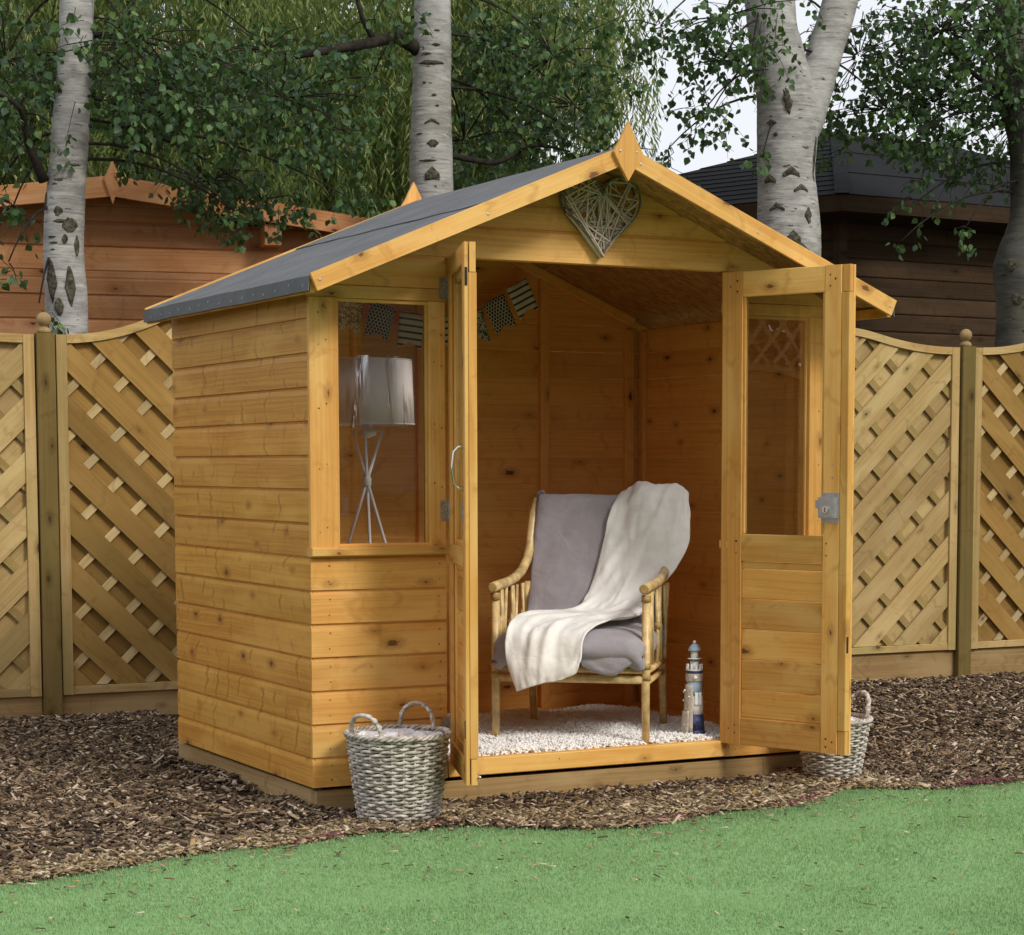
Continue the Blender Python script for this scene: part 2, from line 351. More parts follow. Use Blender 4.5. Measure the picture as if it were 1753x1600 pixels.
tag(obj('ground', g, MT['soil']), kind='structure')
mb = MB(); nx, ny = 150, 70; x0, x1, y0, y1 = -4.5, 10.5, -1.6, 5.4
for j in range(ny+1):
    for i in range(nx+1):
        x = x0+(x1-x0)*i/nx; y = y0+(y1-y0)*j/ny; mb.v.append((x, y, gh(x, y)-0.012 - (0.03 if y < edge_y(x)-0.10 else 0)))
for j in range(ny):
    for i in range(nx): a = j*(nx+1)+i; mb.f.append((a, a+1, a+nx+2, a+nx+1))
tag(obj('bark_bed', mb, MT['soil'], smooth=True), 'dark bed of bark mulch round the summerhouse', kind='structure')
# artificial lawn sheet
def lawnmat():
    m, nt_ = newmat('turf_backing'); s = N(nt_); tc = s.n('ShaderNodeTexCoord').outputs['Object']
    c = s.mix(s.mapr(s.noise(tc, 1.6, 3), 0.3, 0.7), (0.22, 0.38, 0.155), (0.26, 0.43, 0.19))
    c = s.mix(s.math('MULTIPLY', s.mapr(s.noise(tc, 140, 2), 0.35, 0.7), 0.5), c, (0.16, 0.29, 0.105))
    s.bsdf(c, 0.9, 0.1, bump=s.noise(tc, 120, 3), bs=0.6, bd=0.006); return m
MT['turfbase'] = lawnmat()
def lh(x, y): return -0.097 + 0.012*noise.noise((x*0.8, y*0.8, 9)) + 0.006*noise.noise((x*2.6, y*2.6, 4))
mb = MB(); xs = [-14+28*i/560 for i in range(561)]; ts = [0, 0.002, 0.02, 0.05, 0.09, 0.13, 0.17, 0.22, 0.28, 0.34, 0.42, 0.55, 0.75, 1.0]
for x in xs:
    ey = edge_y(x)
    for k, t in enumerate(ts):
        y = ey + (-12.5-ey)*t; mb.v.append((x, y, lh(x, y) - (0.035 if k == 0 else 0)))
nT = len(ts)
for i in range(len(xs)-1):
    for k in range(nT-1): a = i*nT+k; mb.f.append((a, a+1, a+nT+1, a+nT))
tag(obj('lawn', mb, MT['turfbase'], smooth=True), 'pale green artificial lawn in the foreground', kind='structure')
# turf blades (stuff)
def blades():
    n = 330000
    # keep to the wedge of lawn in front of the camera, with a margin
    P = np.empty((0,2)); cx, cy = -2.7372, -6.9794
    while len(P) < n:
        d = 3.6 + 4.9*rng.random(400000)**0.75; la = (-0.36+0.66*rng.random(400000))*d
        x = cx + la*0.8754 + d*0.4835; y = cy - la*0.4834 + d*0.8754
        P = np.vstack([P, np.stack([x, y], 1)])
    xs_ = np.linspace(-6, 8, 1400); ey = np.array([edge_y(x) for x in xs_])
    P = P[:int(n*1.45)]; e = np.interp(P[:,0], xs_, ey); P = P[P[:,1] < e-0.004][:n]
    gx = np.linspace(-6, 8, 141); gy = np.linspace(-8, 0.4, 85)
    H = np.array([[lh(x, y) for x in gx] for y in gy])
    ix = np.clip((P[:,0]+6)/0.1, 0, 139.99); iy = np.clip((P[:,1]+8)/0.1, 0, 83.99); i0 = ix.astype(int); j0 = iy.astype(int); fx = ix-i0; fy = iy-j0
    z = H[j0,i0]*(1-fx)*(1-fy)+H[j0,i0+1]*fx*(1-fy)+H[j0+1,i0]*(1-fx)*fy+H[j0+1,i0+1]*fx*fy
    m = len(P); T = np.array([(-0.5,0,0),(0.5,0,0),(0.15,0.35,1.0)]); TF = np.array([(0,1,2)])
    lean = 0.55+0.5*rng.random(m)
    yaw = rng.random(m)*2*math.pi; nap = 0.6*np.sin(P[:,0]*3.1+1)+0.5*np.sin(P[:,1]*4.3)
    Rm = rotmats(m, yaw, 0.35*np.sin(nap)+0.35*(rng.random(m)-0.5), 0.5*(rng.random(m)-0.3))
    scl = np.stack([0.0022+0.0016*rng.random(m), 0.02*lean, 0.006+0.007*rng.random(m)], 1)
    me = scatter('artificial_grass', T, TF, np.stack([P[:,0], P[:,1], z-0.001], 1), Rm, scl, MT['blade'])
    tag(link('artificial_grass', me), 'short pale green artificial grass blades of the lawn', 'grass', kind='stuff')
MT['blade'] = islands('turf_blades', [((0.28,0.455,0.198),4),((0.33,0.51,0.24),4),((0.225,0.39,0.152),3),((0.38,0.55,0.295),2),((0.36,0.455,0.215),1)], 0.65, 0.2, trans=0.25, nscale=2.6)
blades()
# bark chips (stuff)
MT['bark'] = islands('bark_chips', [((0.080,0.053,0.034),5),((0.145,0.100,0.065),5),((0.22,0.158,0.103),4),((0.34,0.255,0.170),3),((0.56,0.45,0.33),1.5),((0.042,0.029,0.020),6),((0.28,0.175,0.085),1.2),((0.12,0.095,0.050),1.5)], 0.85, 0.15)
MT['paler'] = islands('dry_bark_chips', [((0.25,0.185,0.110),5),((0.38,0.29,0.175),4),((0.53,0.42,0.28),2.5),((0.64,0.53,0.38),1.2),((0.17,0.120,0.07),5),((0.09,0.06,0.035),5),((0.42,0.28,0.11),1),((0.16,0.15,0.06),1)], 0.85, 0.15)
MT['red'] = islands('red_rubber_shreds', [((0.20,0.075,0.080),3),((0.27,0.12,0.12),2),((0.13,0.06,0.055),2)], 0.8, 0.15)
CT = np.array([(-.5,-.5,0),(.5,-.35,0),(.45,.5,0),(-.4,.4,0),(-.42,-.4,1),(.4,-.3,1),(.38,.38,1),(-.35,.3,1)]); CF = np.array([(0,3,2,1),(4,5,6,7),(0,1,5,4),(1,2,6,5),(2,3,7,6),(3,0,4,7)])
def chips(name, label, pts, lmin, lmax, wmin, wmax, mat, lift=0.0, tilt=0.5, cat='bark chips'):
    pts = np.array(pts); m = len(pts); z = np.array([gh(x, y) for x, y in pts]) + lift + 0.012*rng.random(m) - 0.006
    Rm = rotmats(m, rng.random(m)*6.283, tilt*(rng.random(m)-0.5)*1.3, tilt*(rng.random(m)-0.5)*1.8)
    L = lmin+(lmax-lmin)*rng.random(m)**1.9; scl = np.stack([L, wmin+(wmax-wmin)*rng.random(m)**1.5, 0.0015+0.004*rng.random(m)], 1)
    me = scatter(name, CT, CF, np.stack([pts[:,0], pts[:,1], z], 1), Rm, scl, mat)
    return tag(link(name, me), label, cat, kind='stuff')
def chip_points(n, x0, x1, y0, y1, test):
    out_ = []
    while len(out_) < n:
        x = random.uniform(x0, x1); y = random.uniform(y0, y1)
        if test(x, y): out_.append((x, y))
    return out_
inhouse = lambda x, y: 0.03 < x < 2.16 and 0.03 < y < 1.5
pts = chip_points(33000, -1.75, 0.5, -0.85, 3.5, lambda x, y: y > edge_y(x)-0.01 and not inhouse(x, y) and x > -1.9+0.1*y and (x < 0.1 or y < 0.1 or y > 1.5))
pts += chip_points(17000, 0.0, 3.4, -0.75, 0.6, lambda x, y: y > edge_y(x)-0.01 and not inhouse(x, y))
pts += chip_points(20000, 1.9, 6.4, 0.2, 3.2, lambda x, y: not inhouse(x, y))
chips('bark_chips', 'brown bark chips covering the bed round the summerhouse', pts, 0.012, 0.085, 0.004, 0.021, MT['bark'], 0.002, 0.8)
pts = chip_points(7600, 0.35, 2.3, -0.74, -0.02, lambda x, y: edge_y(x)-0.015 < y < edge_y(x)+0.42)
pts += chip_points(3600, -1.75, 0.3, -1.0, -0.1, lambda x, y: edge_y(x)-0.012 < y < edge_y(x)+0.24*random.random()**0.7)
chips('dry_bark_chips', 'paler dry bark chips heaped along the lawn edge', pts, 0.014, 0.085, 0.005, 0.021, MT['paler'], 0.010, 0.7)
pts = chip_points(800, -0.3, 3.2, -0.8, -0.3, lambda x, y: edge_y(x)-0.01 < y < edge_y(x)+0.11*noise.noise((x*3.3, 0, 2)))
chips('red_shreds', 'dark red rubber shreds along the seam of lawn and bark', pts, 0.008, 0.035, 0.003, 0.007, MT['red'], 0.014, 0.7, 'rubber shreds')
pts = chip_points(620, -1.6, 3.0, -3.2, -0.4, lambda x, y: y < edge_y(x)-0.02 and random.random() < (0.25*math.exp((y-edge_y(x))*1.2)+math.exp((y-edge_y(x))*9)))
P_ = np.array(pts); zz = np.array([lh(x, y) for x, y in pts])+0.011; m_ = len(pts)
me = scatter('stray_chips', CT, CF, np.stack([P_[:,0], P_[:,1], zz], 1), rotmats(m_, rng.random(m_)*6.28, 0.3*(rng.random(m_)-0.5), 0.4*(rng.random(m_)-0.5)), np.stack([0.008+0.035*rng.random(m_)**2, 0.004+0.006*rng.random(m_), 0.003+0*P_[:,0]], 1), MT['paler'])
tag(link('stray_chips', me), 'stray bark chips lying scattered on the artificial lawn', 'bark chips', kind='stuff')
# ------------------------------------------------------------------ the summerhouse
W, D = 2.196, 1.51
PB, B0 = 0.118, 0.107
RZ, RS, OS, OF, OB = 2.263, 0.419, 0.101, 0.29, 0.03        # ridge height, slope, side / front / back overhangs
def roofz(x): return RZ - RS*abs(x - W/2)
sh = thing('summerhouse', 'golden pine summerhouse with open double doors and grey felt roof', 'summerhouse', (0, 0, 0))
PROF = [(0.0,0.0012),(0.0,0.090),(0.0012,0.097),(0.0040,0.1085),(0.0090,0.1115),(0.0090,0.1178),(0.0095,0.1178),(0.012,0.1150),(0.012,0.0028),(0.0095,0.0)]
def board(parent, o, X, Yi, L, z0, mat, xl=None, xr=None, h=PB, jitter=True):
    """shiplap board: o = point of the wall's outer face at x=0,z=0; xl(z), xr(z) give its cut ends"""
    xl = xl or (lambda z: 0.0); xr = xr or (lambda z: L)
    k = h/PB; vs = []; n = len(PROF); sc_ = 0.012
    zc = z0+h/2; xc = (xl(zc)+xr(zc))/2; dj = random.uniform(-0.0006, 0.0008) if jitter else 0
    for fn in (xl, xr):
        for t, z in PROF:
            zz = z0+z*k if z < 0.09 else z0+h-(PB-z)
            vs.append((fn(zz)-xc, t+dj, zz-zc))
    mb = MB().add(vs, [tuple(range(n)), tuple(range(2*n-1, n-1, -1))]+[(i, i+n, (i+1)%n+n, (i+1)%n) for i in range(n)])
    X, Yi = Vector(X), Vector(Yi); c = Vector(o)+X*xc; c.z = zc
    return obj('board', mb, mat, parent, frame(c, X, Yi, Vector((0,0,1))))
courses = [(0.0, B0)] + [(B0+PB*i, PB) for i in range(14)]
# side wall facing left (outer face x=0)
wl = group_part('side_wall', sh)
for z0, h in courses:
    if z0+h > roofz(0)+0.0: h = min(h, 1.745-z0)
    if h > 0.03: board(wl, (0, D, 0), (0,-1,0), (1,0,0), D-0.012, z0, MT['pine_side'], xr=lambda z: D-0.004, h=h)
wr = group_part('side_wall', sh)
for z0, h in courses:
    h = min(h, 1.745-z0)
    if h > 0.03: board(wr, (W, 0, 0), (0,1,0), (-1,0,0), D, z0, MT['pine_in'], xl=lambda z: 0.004, h=h)
wb = group_part('back_wall', sh)
for i in range(20):
    z0, h = (courses[i] if i < 15 else (B0+PB*(i-1), PB))
    # X=(-1,0,0) from x=W ; cut by the roof slope
    top = lambda x, z: True
    def cut(z): return max(0.0, (z+0.022 - roofz(0))/RS)
    if roofz(W/2)-0.02 - z0 < 0.05: break
    h = min(h, roofz(W/2)-0.03-z0)
    board(wb, (W-0.013, D, 0), (-1,0,0), (0,-1,0), W-0.026, z0, MT['pine_in'], xl=lambda z: cut(z), xr=lambda z: W-0.026-cut(z), h=h)
# front wall: lower panels, posts, windows
OX0, OX1 = 0.5256, 1.691
wf = group_part('front_wall', sh)
for (a, b) in ((0.0, 0.521), (1.716, W)):
    for k in range(7):
        z0, h = courses[k]
        board(wf, (a, 0, 0), (1,0,0), (0,1,0), b-a, z0, MT['pine'], h=h if k else B0)
# gable courses over the header
gz = [1.758, 1.8735, 1.9885, 2.078, 2.168]
for k in range(4):
    z0, z1 = gz[k], gz[k+1]; h = z1-z0
    lim = lambda z: max(0.0, (z+0.020-roofz(0))/RS)
    if k == 0:
        board(wf, (0,0,0), (1,0,0), (0,1,0), 0.521, z0, MT['pine'], xl=lambda z: lim(z), h=h)
        board(wf, (0,0,0), (1,0,0), (0,1,0), W, z0, MT['pine'], xl=lambda z: 1.696, xr=lambda z: W-lim(z), h=h)
    else:
        board(wf, (0,0,0), (1,0,0), (0,1,0), W, z0, MT['pine'], xl=lambda z: lim(z), xr=lambda z: W-lim(z), h=h)
mbg = MB().prism([(0.90+0.06, 2.17), (1.236, 2.17), (1.098, 2.236)], 0.0, 0.012)
obj('gable_piece', MB().prism([(0.935, 2.1695), (1.261, 2.1695), (1.098, 2.236)], 0.002, 0.012), MT['pine'], wf)
for nm, a, b in (('header_rail', -0.004, 0.521), ('header_rail', 1.696, W+0.004)):
    timber('header_rail', (a, -0.003, 1.7355), (b, -0.003, 1.7355), 0.044, 0.018, (0,-1,0), MT['pine'], wf)
for side in (0, 1):
    fx = (lambda x: x) if side == 0 else (lambda x: W-x)
    zt_, zb_ = 1.7125, 0.846
    timber('corner_trim', (fx(0.051), -0.010, zb_), (fx(0.051), -0.010, zt_), 0.106, 0.020, (0,-1,0), MT['pine'], wf)
    wp_, ww_ = (0.4855, 0.062) if side == 0 else (0.4735, 0.044)
    timber('window_post', (fx(wp_), -0.008, zb_), (fx(wp_), -0.008, zt_), ww_, 0.022, (0,-1,0), MT['pine'], wf)
    timber('window_sill', (fx(-0.003), -0.026, 0.831), (fx(0.523 if side == 0 else 0.496), -0.026, 0.831), 0.030, 0.055, (0,-1,0), MT['pine'], wf, bev=0.003)
    xa, xb = sorted((fx(0.104), fx(0.4545)))
    win = group_part('window', wf)
    for z, (p, q) in ((zt_-0.006, (xa, xb)), (zb_+0.006, (xa, xb))):
        timber('glazing_bead', (p, 0.006, z), (q, 0.006, z), 0.012, 0.012, (0,-1,0), MT['pine'], win, bev=0.001)
    for x in (xa+0.0045, xb-0.0045):
        timber('glazing_bead', (x, 0.006, zb_+0.013), (x, 0.006, zt_-0.013), 0.009, 0.012, (0,-1,0), MT['pine'], win, bev=0.001)
    obj('pane', MB().box(xa, xb, 0.020, 0.023, zb_, zt_), MT['glass'], win)
    # rails behind the glass opening
    for x in (xa-(0.020 if side == 0 else 0.002), xb+0.020):
        timber('stud', (x, 0.024, 0.05), (x, 0.024, 1.74), 0.036, 0.028, (0,-1,0), MT['pine_in'], wf)
    timber('stud', (xa, 0.024, 0.822), (xb, 0.024, 0.822), 0.036, 0.028, (0,-1,0), MT['pine_in'], wf)
# threshold and door frame
timber('threshold', (0.526, -0.004, 0.0335), (1.7125, -0.004, 0.0335), 0.063, 0.050, (0,-1,0), MT['pine'], wf, bev=0.003)
for x in (0.512, 1.745):
    timber('door_post', (x, 0.0135, 0.067), (x, 0.0135, 1.871), 0.030, 0.040, (0,-1,0), MT['pine_in'], wf)
timber('door_head', (0.528, 0.0135, 1.895), (1.69, 0.0135, 1.895), 0.044, 0.035, (0,-1,0), MT['pine_in'], wf)
# nails
def nails(pts, name='nail_heads', n=(0,-1,0), r_=0.0026, mat='nail', parent=None, off=0.0009):
    mb = MB(); n = Vector(n); u = n.cross((0,0,1)); u = u.normalized() if u.length > 0 else Vector((1,0,0)); w = n.cross(u)
    for p in pts:
        p = Vector(p)+n*off; k = len(mb.v); rr = r_*random.uniform(0.8, 1.25)
        mb.v += [tuple(p+n*0.0006)]+[tuple(p+(u*math.cos(a)+w*math.sin(a))*rr) for a in [i*math.pi/4 for i in range(8)]]
        mb.f += [(k, k+1+i, k+1+(i+1)%8) for i in range(8)]
    return tag(obj(name, mb, MT[mat], parent), kind='stuff')
np_ = []
for k in range(7):
    z0, h = courses[k]
    for x in (0.068, 0.492, 1.76, 2.12):
        for dz in (0.03, 0.085): np_.append((x+random.uniform(-.003,.003), 0.0 if dz < 0.09 else 0.002, z0+dz*h/PB))
for z in (0.9, 1.12, 1.33, 1.55, 1.66):
    for dx in (0.0, 0.028):
        np_.append((0.032+dx, -0.010, z+dx*0.6)); np_.append((0.472+dx, -0.008, z-0.05-dx*0.5)); np_.append((W-0.032-dx, -0.010, z+dx*0.6))
for z in (0.032,): np_ += [(0.62, -0.004, z), (0.98, -0.004, z+0.01), (1.73, 0, 0.04), (1.35, -0.004, z-0.012)]
nails(np_, parent=wf)
# interior framing
fr = group_part('inner_frame', sh)
for x in (0.045, 0.50, 1.098, 1.694, 2.131):
    timber('stud', (x, 1.470, 0.05), (x, 1.470, min(1.745, roofz(x)-0.05) if x in (0.045, 2.131) else roofz(x)-0.05), 0.044 if x != 1.694 else 0.042, 0.027, (0,-1,0), MT['pine_in'], fr)
timber('stud', (2.165, 1.425, 0.05), (2.165, 1.425, 1.735), 0.032, 0.018, (-1,0,0), MT['pine_in'], fr)
timber('stud', (0.031, 1.425, 0.05), (0.031, 1.425, 1.735), 0.032, 0.018, (1,0,0), MT['pine_in'], fr)
timber('rafter', (1.12, 1.466, roofz(1.12)-0.042), (2.15, 1.466, roofz(2.15)-0.042), 0.040, 0.026, (0,-1,0), MT['pine_in'], fr)
timber('rafter', (1.076, 1.466, roofz(1.076)-0.042), (0.046, 1.466, roofz(0.046)-0.042), 0.040, 0.026, (0,-1,0), MT['pine_in'], fr)
for y in (0.06, 0.75):
    timber('stud', (0.031, y, 0.05), (0.031, y, 1.735), 0.036, 0.018, (1,0,0), MT['pine_in'], fr)
# floor
fl = group_part('floor', sh)
for i in range(13):
    x0_ = 0.014+i*0.1668
    obj('floor_board', MB().box(-0.735, 0.715, -0.0828, 0.0828, -0.012, 0.0, 0.0015), MT['pine_in'], fl, frame((x0_+0.0833, 0.777, 0.050), (0,1,0), (-1,0,0), (0,0,1)))
# plinth
pl = group_part('plinth', sh)
def baulk(a, b, n_, w=0.13, zt=-0.014): timber('baulk', (*a, zt-w/2), (*b, zt-w/2), w, 0.045, n_, MT['plinth'], pl, bev=0.004)
baulk((0.018, 0.012), (1.90, 0.012), (0,-1,0)); baulk((1.903, 0.014), (2.165, 0.014), (0,-1,0))
baulk((0.016, 1.56), (0.016, 0.012+0.046), (-1,0,0), 0.15); baulk((2.163, 0.061), (2.163, 1.5), (1,0,0)); baulk((0.068, 1.49), (2.11, 1.49), (0,1,0))
for x in (0.4, 0.9, 1.4, 1.85):
    obj('joist', MB().box(x-0.02, x+0.02, 0.07, 1.44, -0.012, 0.036), MT['plinth'], fl)
# ---- roof
rf = group_part('roof', sh)
XL, XR = -OS, W+OS; YF, YB = -OF+0.018, D+OB
for sgn, xe in ((-1, XL), (1, XR)):
    xm = W/2; ze = roofz(xe)
    sec = [(xm, RZ-0.006), (xe, ze-0.006), (xe, ze-0.019), (xm, RZ-0.019)]
    obj('roof_board', MB().prism(sec, YF+0.002, YB-0.002), MT['osb'], rf)
    # felt: main sheet and a ridge sheet overlapping it, folded over the eaves
    tn = 0.004
    def felt(xa, xb, lift, fold, nm):
        sa = [(xa, roofz(xa)+lift), (xb, roofz(xb)+lift)]
        if fold: sa.append((xb+0.006*sgn, roofz(xb)-0.052))
        n = 26; mb = MB(); cols = []
        pts = []
        for (p, q) in zip(sa, sa[1:]):
            m_ = 14 if q != sa[-1] or not fold else 3
            for i in range(m_): pts.append((p[0]+(q[0]-p[0])*i/m_, p[1]+(q[1]-p[1])*i/m_))
        pts.append(sa[-1]); K = len(pts)
        for j in range(n+1):
            y = YF+(YB-YF)*j/n
            for i, (x, z) in enumerate(pts):
                mb.v.append((x, y, z + 0.0030*noise.noise((x*5, y*5, sgn*4+lift*100)) + (0.0 if i else 0)))
        for layer in (0,):
            for j in range(n):
                for i in range(K-1): a = j*K+i; mb.f.append((a, a+1, a+K+1, a+K))
        o = obj(nm, mb, MT['felt'], rf, smooth=False, fix=False)
        md = o.modifiers.new('thick', 'SOLIDIFY'); md.thickness = tn; md.offset = -1 if sgn > 0 else 1
        return o
    felt(xm+sgn*0.50, xe, -0.0015, True, 'roof_felt')
    felt(xm, xm+sgn*0.55, 0.0035, False, 'roof_felt')
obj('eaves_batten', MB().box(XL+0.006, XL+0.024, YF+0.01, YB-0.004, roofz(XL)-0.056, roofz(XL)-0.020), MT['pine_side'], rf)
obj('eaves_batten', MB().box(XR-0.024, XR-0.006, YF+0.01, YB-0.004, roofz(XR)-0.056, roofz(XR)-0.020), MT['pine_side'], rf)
cs = 1/math.sqrt(1+RS*RS)
def fascia(y, nrm):
    for sgn in (-1, 1):
        xe = XL-0.002 if sgn < 0 else XR+0.002; off = 0.031+0.004
        ux, uz = sgn*cs, -RS*cs                                   # down-slope
        nx_, nz_ = RS*cs*sgn, cs
        top = (W/2, RZ+0.006); bot = (xe, roofz(xe)+0.006)
        a = (top[0]-nx_*0.031, top[1]-nz_*0.031); b = (bot[0]-nx_*0.031, bot[1]-nz_*0.031)
        # mitred at the ridge, square at the eaves
        A = Vector((a[0], y, a[1])); B = Vector((b[0], y, b[1]))
        X = (B-A).normalized(); Yi = Vector((0, 1 if nrm < 0 else -1, 0)); Z = X.cross(Yi); L = (B-A).length
        mitre = 0.062*RS; h = 0.031; up = Z.z > 0
        poly = [(-L/2+(0 if up else mitre)+0.0004, h), (L/2, h), (L/2, -h), (-L/2+(mitre if up else 0)+0.0004, -h)]
        obj('fascia', MB().prism(poly, 0, 0.016), MT['pine'], rf, frame((A+B)/2, X, Yi, Z))
    fin = [(0, 0.110), (0.022, 0.068), (0.040, 0.032), (0.060, 0.002), (0.032, -0.046), (0, -0.098), (-0.032, -0.046), (-0.060, 0.002), (-0.040, 0.032), (-0.022, 0.068)]
    o = obj('finial', MB().prism([(z, -x) for x, z in fin], 0, 0.015), MT['pine'], rf, frame((W/2, y+0.017*nrm, 2.238), (0,0,1), (0, -nrm, 0), Vector((0,0,1)).cross(Vector((0,-nrm,0)))))
    return o
nails([(XL-0.0062, YF+0.04+0.118*i+random.uniform(-.02,.02), roofz(XL)-0.030+random.uniform(-.008,.008)) for i in range(15)], name='clout_nails', n=(-1,0,0), r_=0.0038, mat='metal', parent=rf, off=0.0045)
fascia(-OF, -1); fascia(D+OB+0.002, 1)
nails([(W/2-0.034, -OF-0.0175, 2.243), (W/2+0.034, -OF-0.0175, 2.243), (0.55, -OF-0.0005, 1.995), (XL+0.03, -OF-0.0005, roofz(XL)-0.015), (XR-0.03, -OF-0.0005, roofz(XR)-0.018), (1.66, -OF-0.0005, 1.99), (W/2+0.06, -OF-0.0005, 2.205)], name='screw_heads', r_=0.0042, mat='metal', parent=rf)
# ---- doors
DW, DZ0, DZ1 = 0.577, 0.058, 1.868
def door(xh, ang, inner_sign, latch):
    """leaf from hinge (xh,0) along ang; local x away from the hinge, local y towards the leaf's inner face"""
    X = Vector((math.cos(ang), -math.sin(ang), 0)); Z = Vector((0,0,1)); Yi = Z.cross(X)
    dr = group_part('door', sh)
    def T(name, x0, x1, z0, z1, y0, y1, mat='pine', vert=True, bev=0.002):
        c = Vector((xh, 0, 0))+X*((x0+x1)/2)+Z*((z0+z1)/2)
        if vert: mb = MB().box(-(z1-z0)/2, (z1-z0)/2, y0, y1, -(x1-x0)/2, (x1-x0)/2, bev); mw = frame(c, Z, Yi, Z.cross(Yi))
        else: mb = MB().box(-(x1-x0)/2, (x1-x0)/2, y0, y1, -(z1-z0)/2, (z1-z0)/2, bev); mw = frame(c, X, Yi, Z)
        return obj(name, mb, MT[mat], dr, mw)
    # y from 0 (one face) to 0.044 (other face); 'near' layer carries stiles and rails, 'far' layer the rebated cover
    s = inner_sign
    ya, yb = (0.014, 0.042) if s > 0 else (0.0, 0.028)
    y2a, y2b = (0.0, 0.013) if s > 0 else (0.029, 0.042)
    T('stile', 0.0, 0.094, DZ0, DZ1, ya, yb); T('stile', 0.468, 0.541, DZ0, DZ1, ya, yb)
    T('edge_strip', 0.5425, 0.577, DZ0+0.09, DZ1-0.10, ya, yb); T('edge_strip', 0.5425, 0.577, DZ0, DZ0+0.088, ya+0.003, yb-0.003); T('edge_strip', 0.5425, 0.577, DZ1-0.098, DZ1, ya+0.003, yb-0.003)
    T('top_rail', 0.0955, 0.4665, 1.772, DZ1, ya+0.0015, yb-0.0015, vert=False)
    T('middle_rail', 0.0955, 0.4665, 0.769, 0.872, ya+0.0015, yb-0.0015, vert=False)
    T('bottom_rail', 0.0955, 0.4665, DZ0, 0.164, ya+0.0015, yb-0.0015, vert=False)
    zs = [0.165, 0.272, 0.389, 0.506, 0.623, 0.739, 0.768]
    for p, q in zip(zs, zs[1:]): T('board', 0.097, 0.465, p+0.0012, q-0.0012, ya+0.007, yb-0.008, vert=False, bev=0.003)
    # outer layer
    T('cover_strip', 0.0, 0.060, DZ0, DZ1, y2a, y2b); T('cover_strip', 0.500, 0.577, DZ0, DZ1, y2a, y2b)
    T('cover_strip', 0.062, 0.498, 1.800, DZ1, y2a, y2b, vert=False); T('cover_strip', 0.062, 0.498, DZ0, 0.140, y2a, y2b, vert=False); T('cover_strip', 0.062, 0.498, 0.790, 0.855, y2a, y2b, vert=False)
    yg = (ya+yb)/2
    for x in (0.0955, 0.4565): T('glazing_bead', x, x+0.010, 0.8745, 1.7705, yg-0.008, yg+0.008, bev=0.001)
    T('pane', 0.100, 0.462, 0.870, 1.774, yg-0.0015, yg+0.0015, 'glass', bev=0)
    def P(x, y, z): return Vector((xh, 0, 0))+X*x+Yi*y+Z*z
    # screws in the joints
    q = []
    yv = y2a if s > 0 else ya; nv = -Yi
    for z in (DZ1-0.035, DZ1-0.075): q += [P(0.070, yv, z), P(0.492, yv, z)]
    q += [P(0.038, yv, DZ1-0.055), P(0.515, yv, DZ1-0.050)]
    for z in (DZ0+0.045, DZ0+0.075): q += [P(0.070, yv, z), P(0.492, yv, z-0.02)]
    q += [P(0.040, yv, DZ0+0.06), P(0.520, yv, DZ0+0.045)]
    for z in (0.80, 0.845): q += [P(0.072, yv, z), P(0.486, yv, z)]
    nails(q, n=nv, parent=dr, r_=0.0036, mat='black')
    return dr, P, X, Yi
# left leaf: closed direction +x, opened 105 degrees; its weather side faces the camera's left
drL, PL, XLd, YLd = door(0.531, 1.915, 1, False)
drR, PR, XRd, YRd = door(OX1, 1.2036, -1, True)
# left leaf: pull handle, latch slots, hinges
hx, hy = 0.522, 0.0
obj('pull_handle', MB().tube([PL(hx, hy-0.001, 1.196), PL(hx, hy-0.018, 1.193), PL(hx-0.002, hy-0.031, 1.178), PL(hx-0.003, hy-0.036, 1.126), PL(hx-0.002, hy-0.031, 1.074), PL(hx, hy-0.018, 1.058), PL(hx, hy-0.001, 1.055)], [0.009,0.0058,0.005,0.0062,0.005,0.0058,0.009], 8), MT['chrome'], drL, smooth=True)
def plate(name, P, x0, x1, z0, z1, y0, y1, mat, parent):
    pts = [P(x, y, z) for z in (z0, z1) for (x, y) in ((x0,y0),(x1,y0),(x1,y1),(x0,y1))]
    return obj(name, MB().add(pts, [(0,3,2,1),(4,5,6,7),(0,1,5,4),(1,2,6,5),(2,3,7,6),(3,0,4,7)]), MT[mat], parent)
plate('key_plate', PL, 0.505, 0.530, 0.945, 1.015, -0.003, 0.0, 'metal', drL)
plate('bolt_slot', PL, 0.5765, 0.5785, 1.725, 1.785, 0.002, 0.011, 'black', drL)
plate('bolt_slot', PL, 0.552, 0.566, 0.215, 0.275, -0.0025, 0.0, 'black', drL)
obj('bolt_pin', MB().tube([PL(0.52, 0.044, 0.085), PL(0.585, 0.046, 0.085)], 0.005, 8), MT['chrome'], drL, smooth=True)
for z in (1.76, 0.972, 0.19):
    h = MB().box(0.494, 0.524, -0.0105-0.002, -0.0105, z-0.036, z+0.036)
    h.tube([(0.529, -0.0145, z-0.037), (0.529, -0.0145, z+0.037)], 0.0055, 8)
    obj('hinge', h, MT['metal'], drL)
    h = MB().box(1.695, 1.735, -0.0045, -0.0025, z-0.036, z+0.036); h.tube([(1.7375, -0.007, z-0.037), (1.7375, -0.007, z+0.037)], 0.0055, 8)
    obj('hinge', h, MT['metal'], drR)
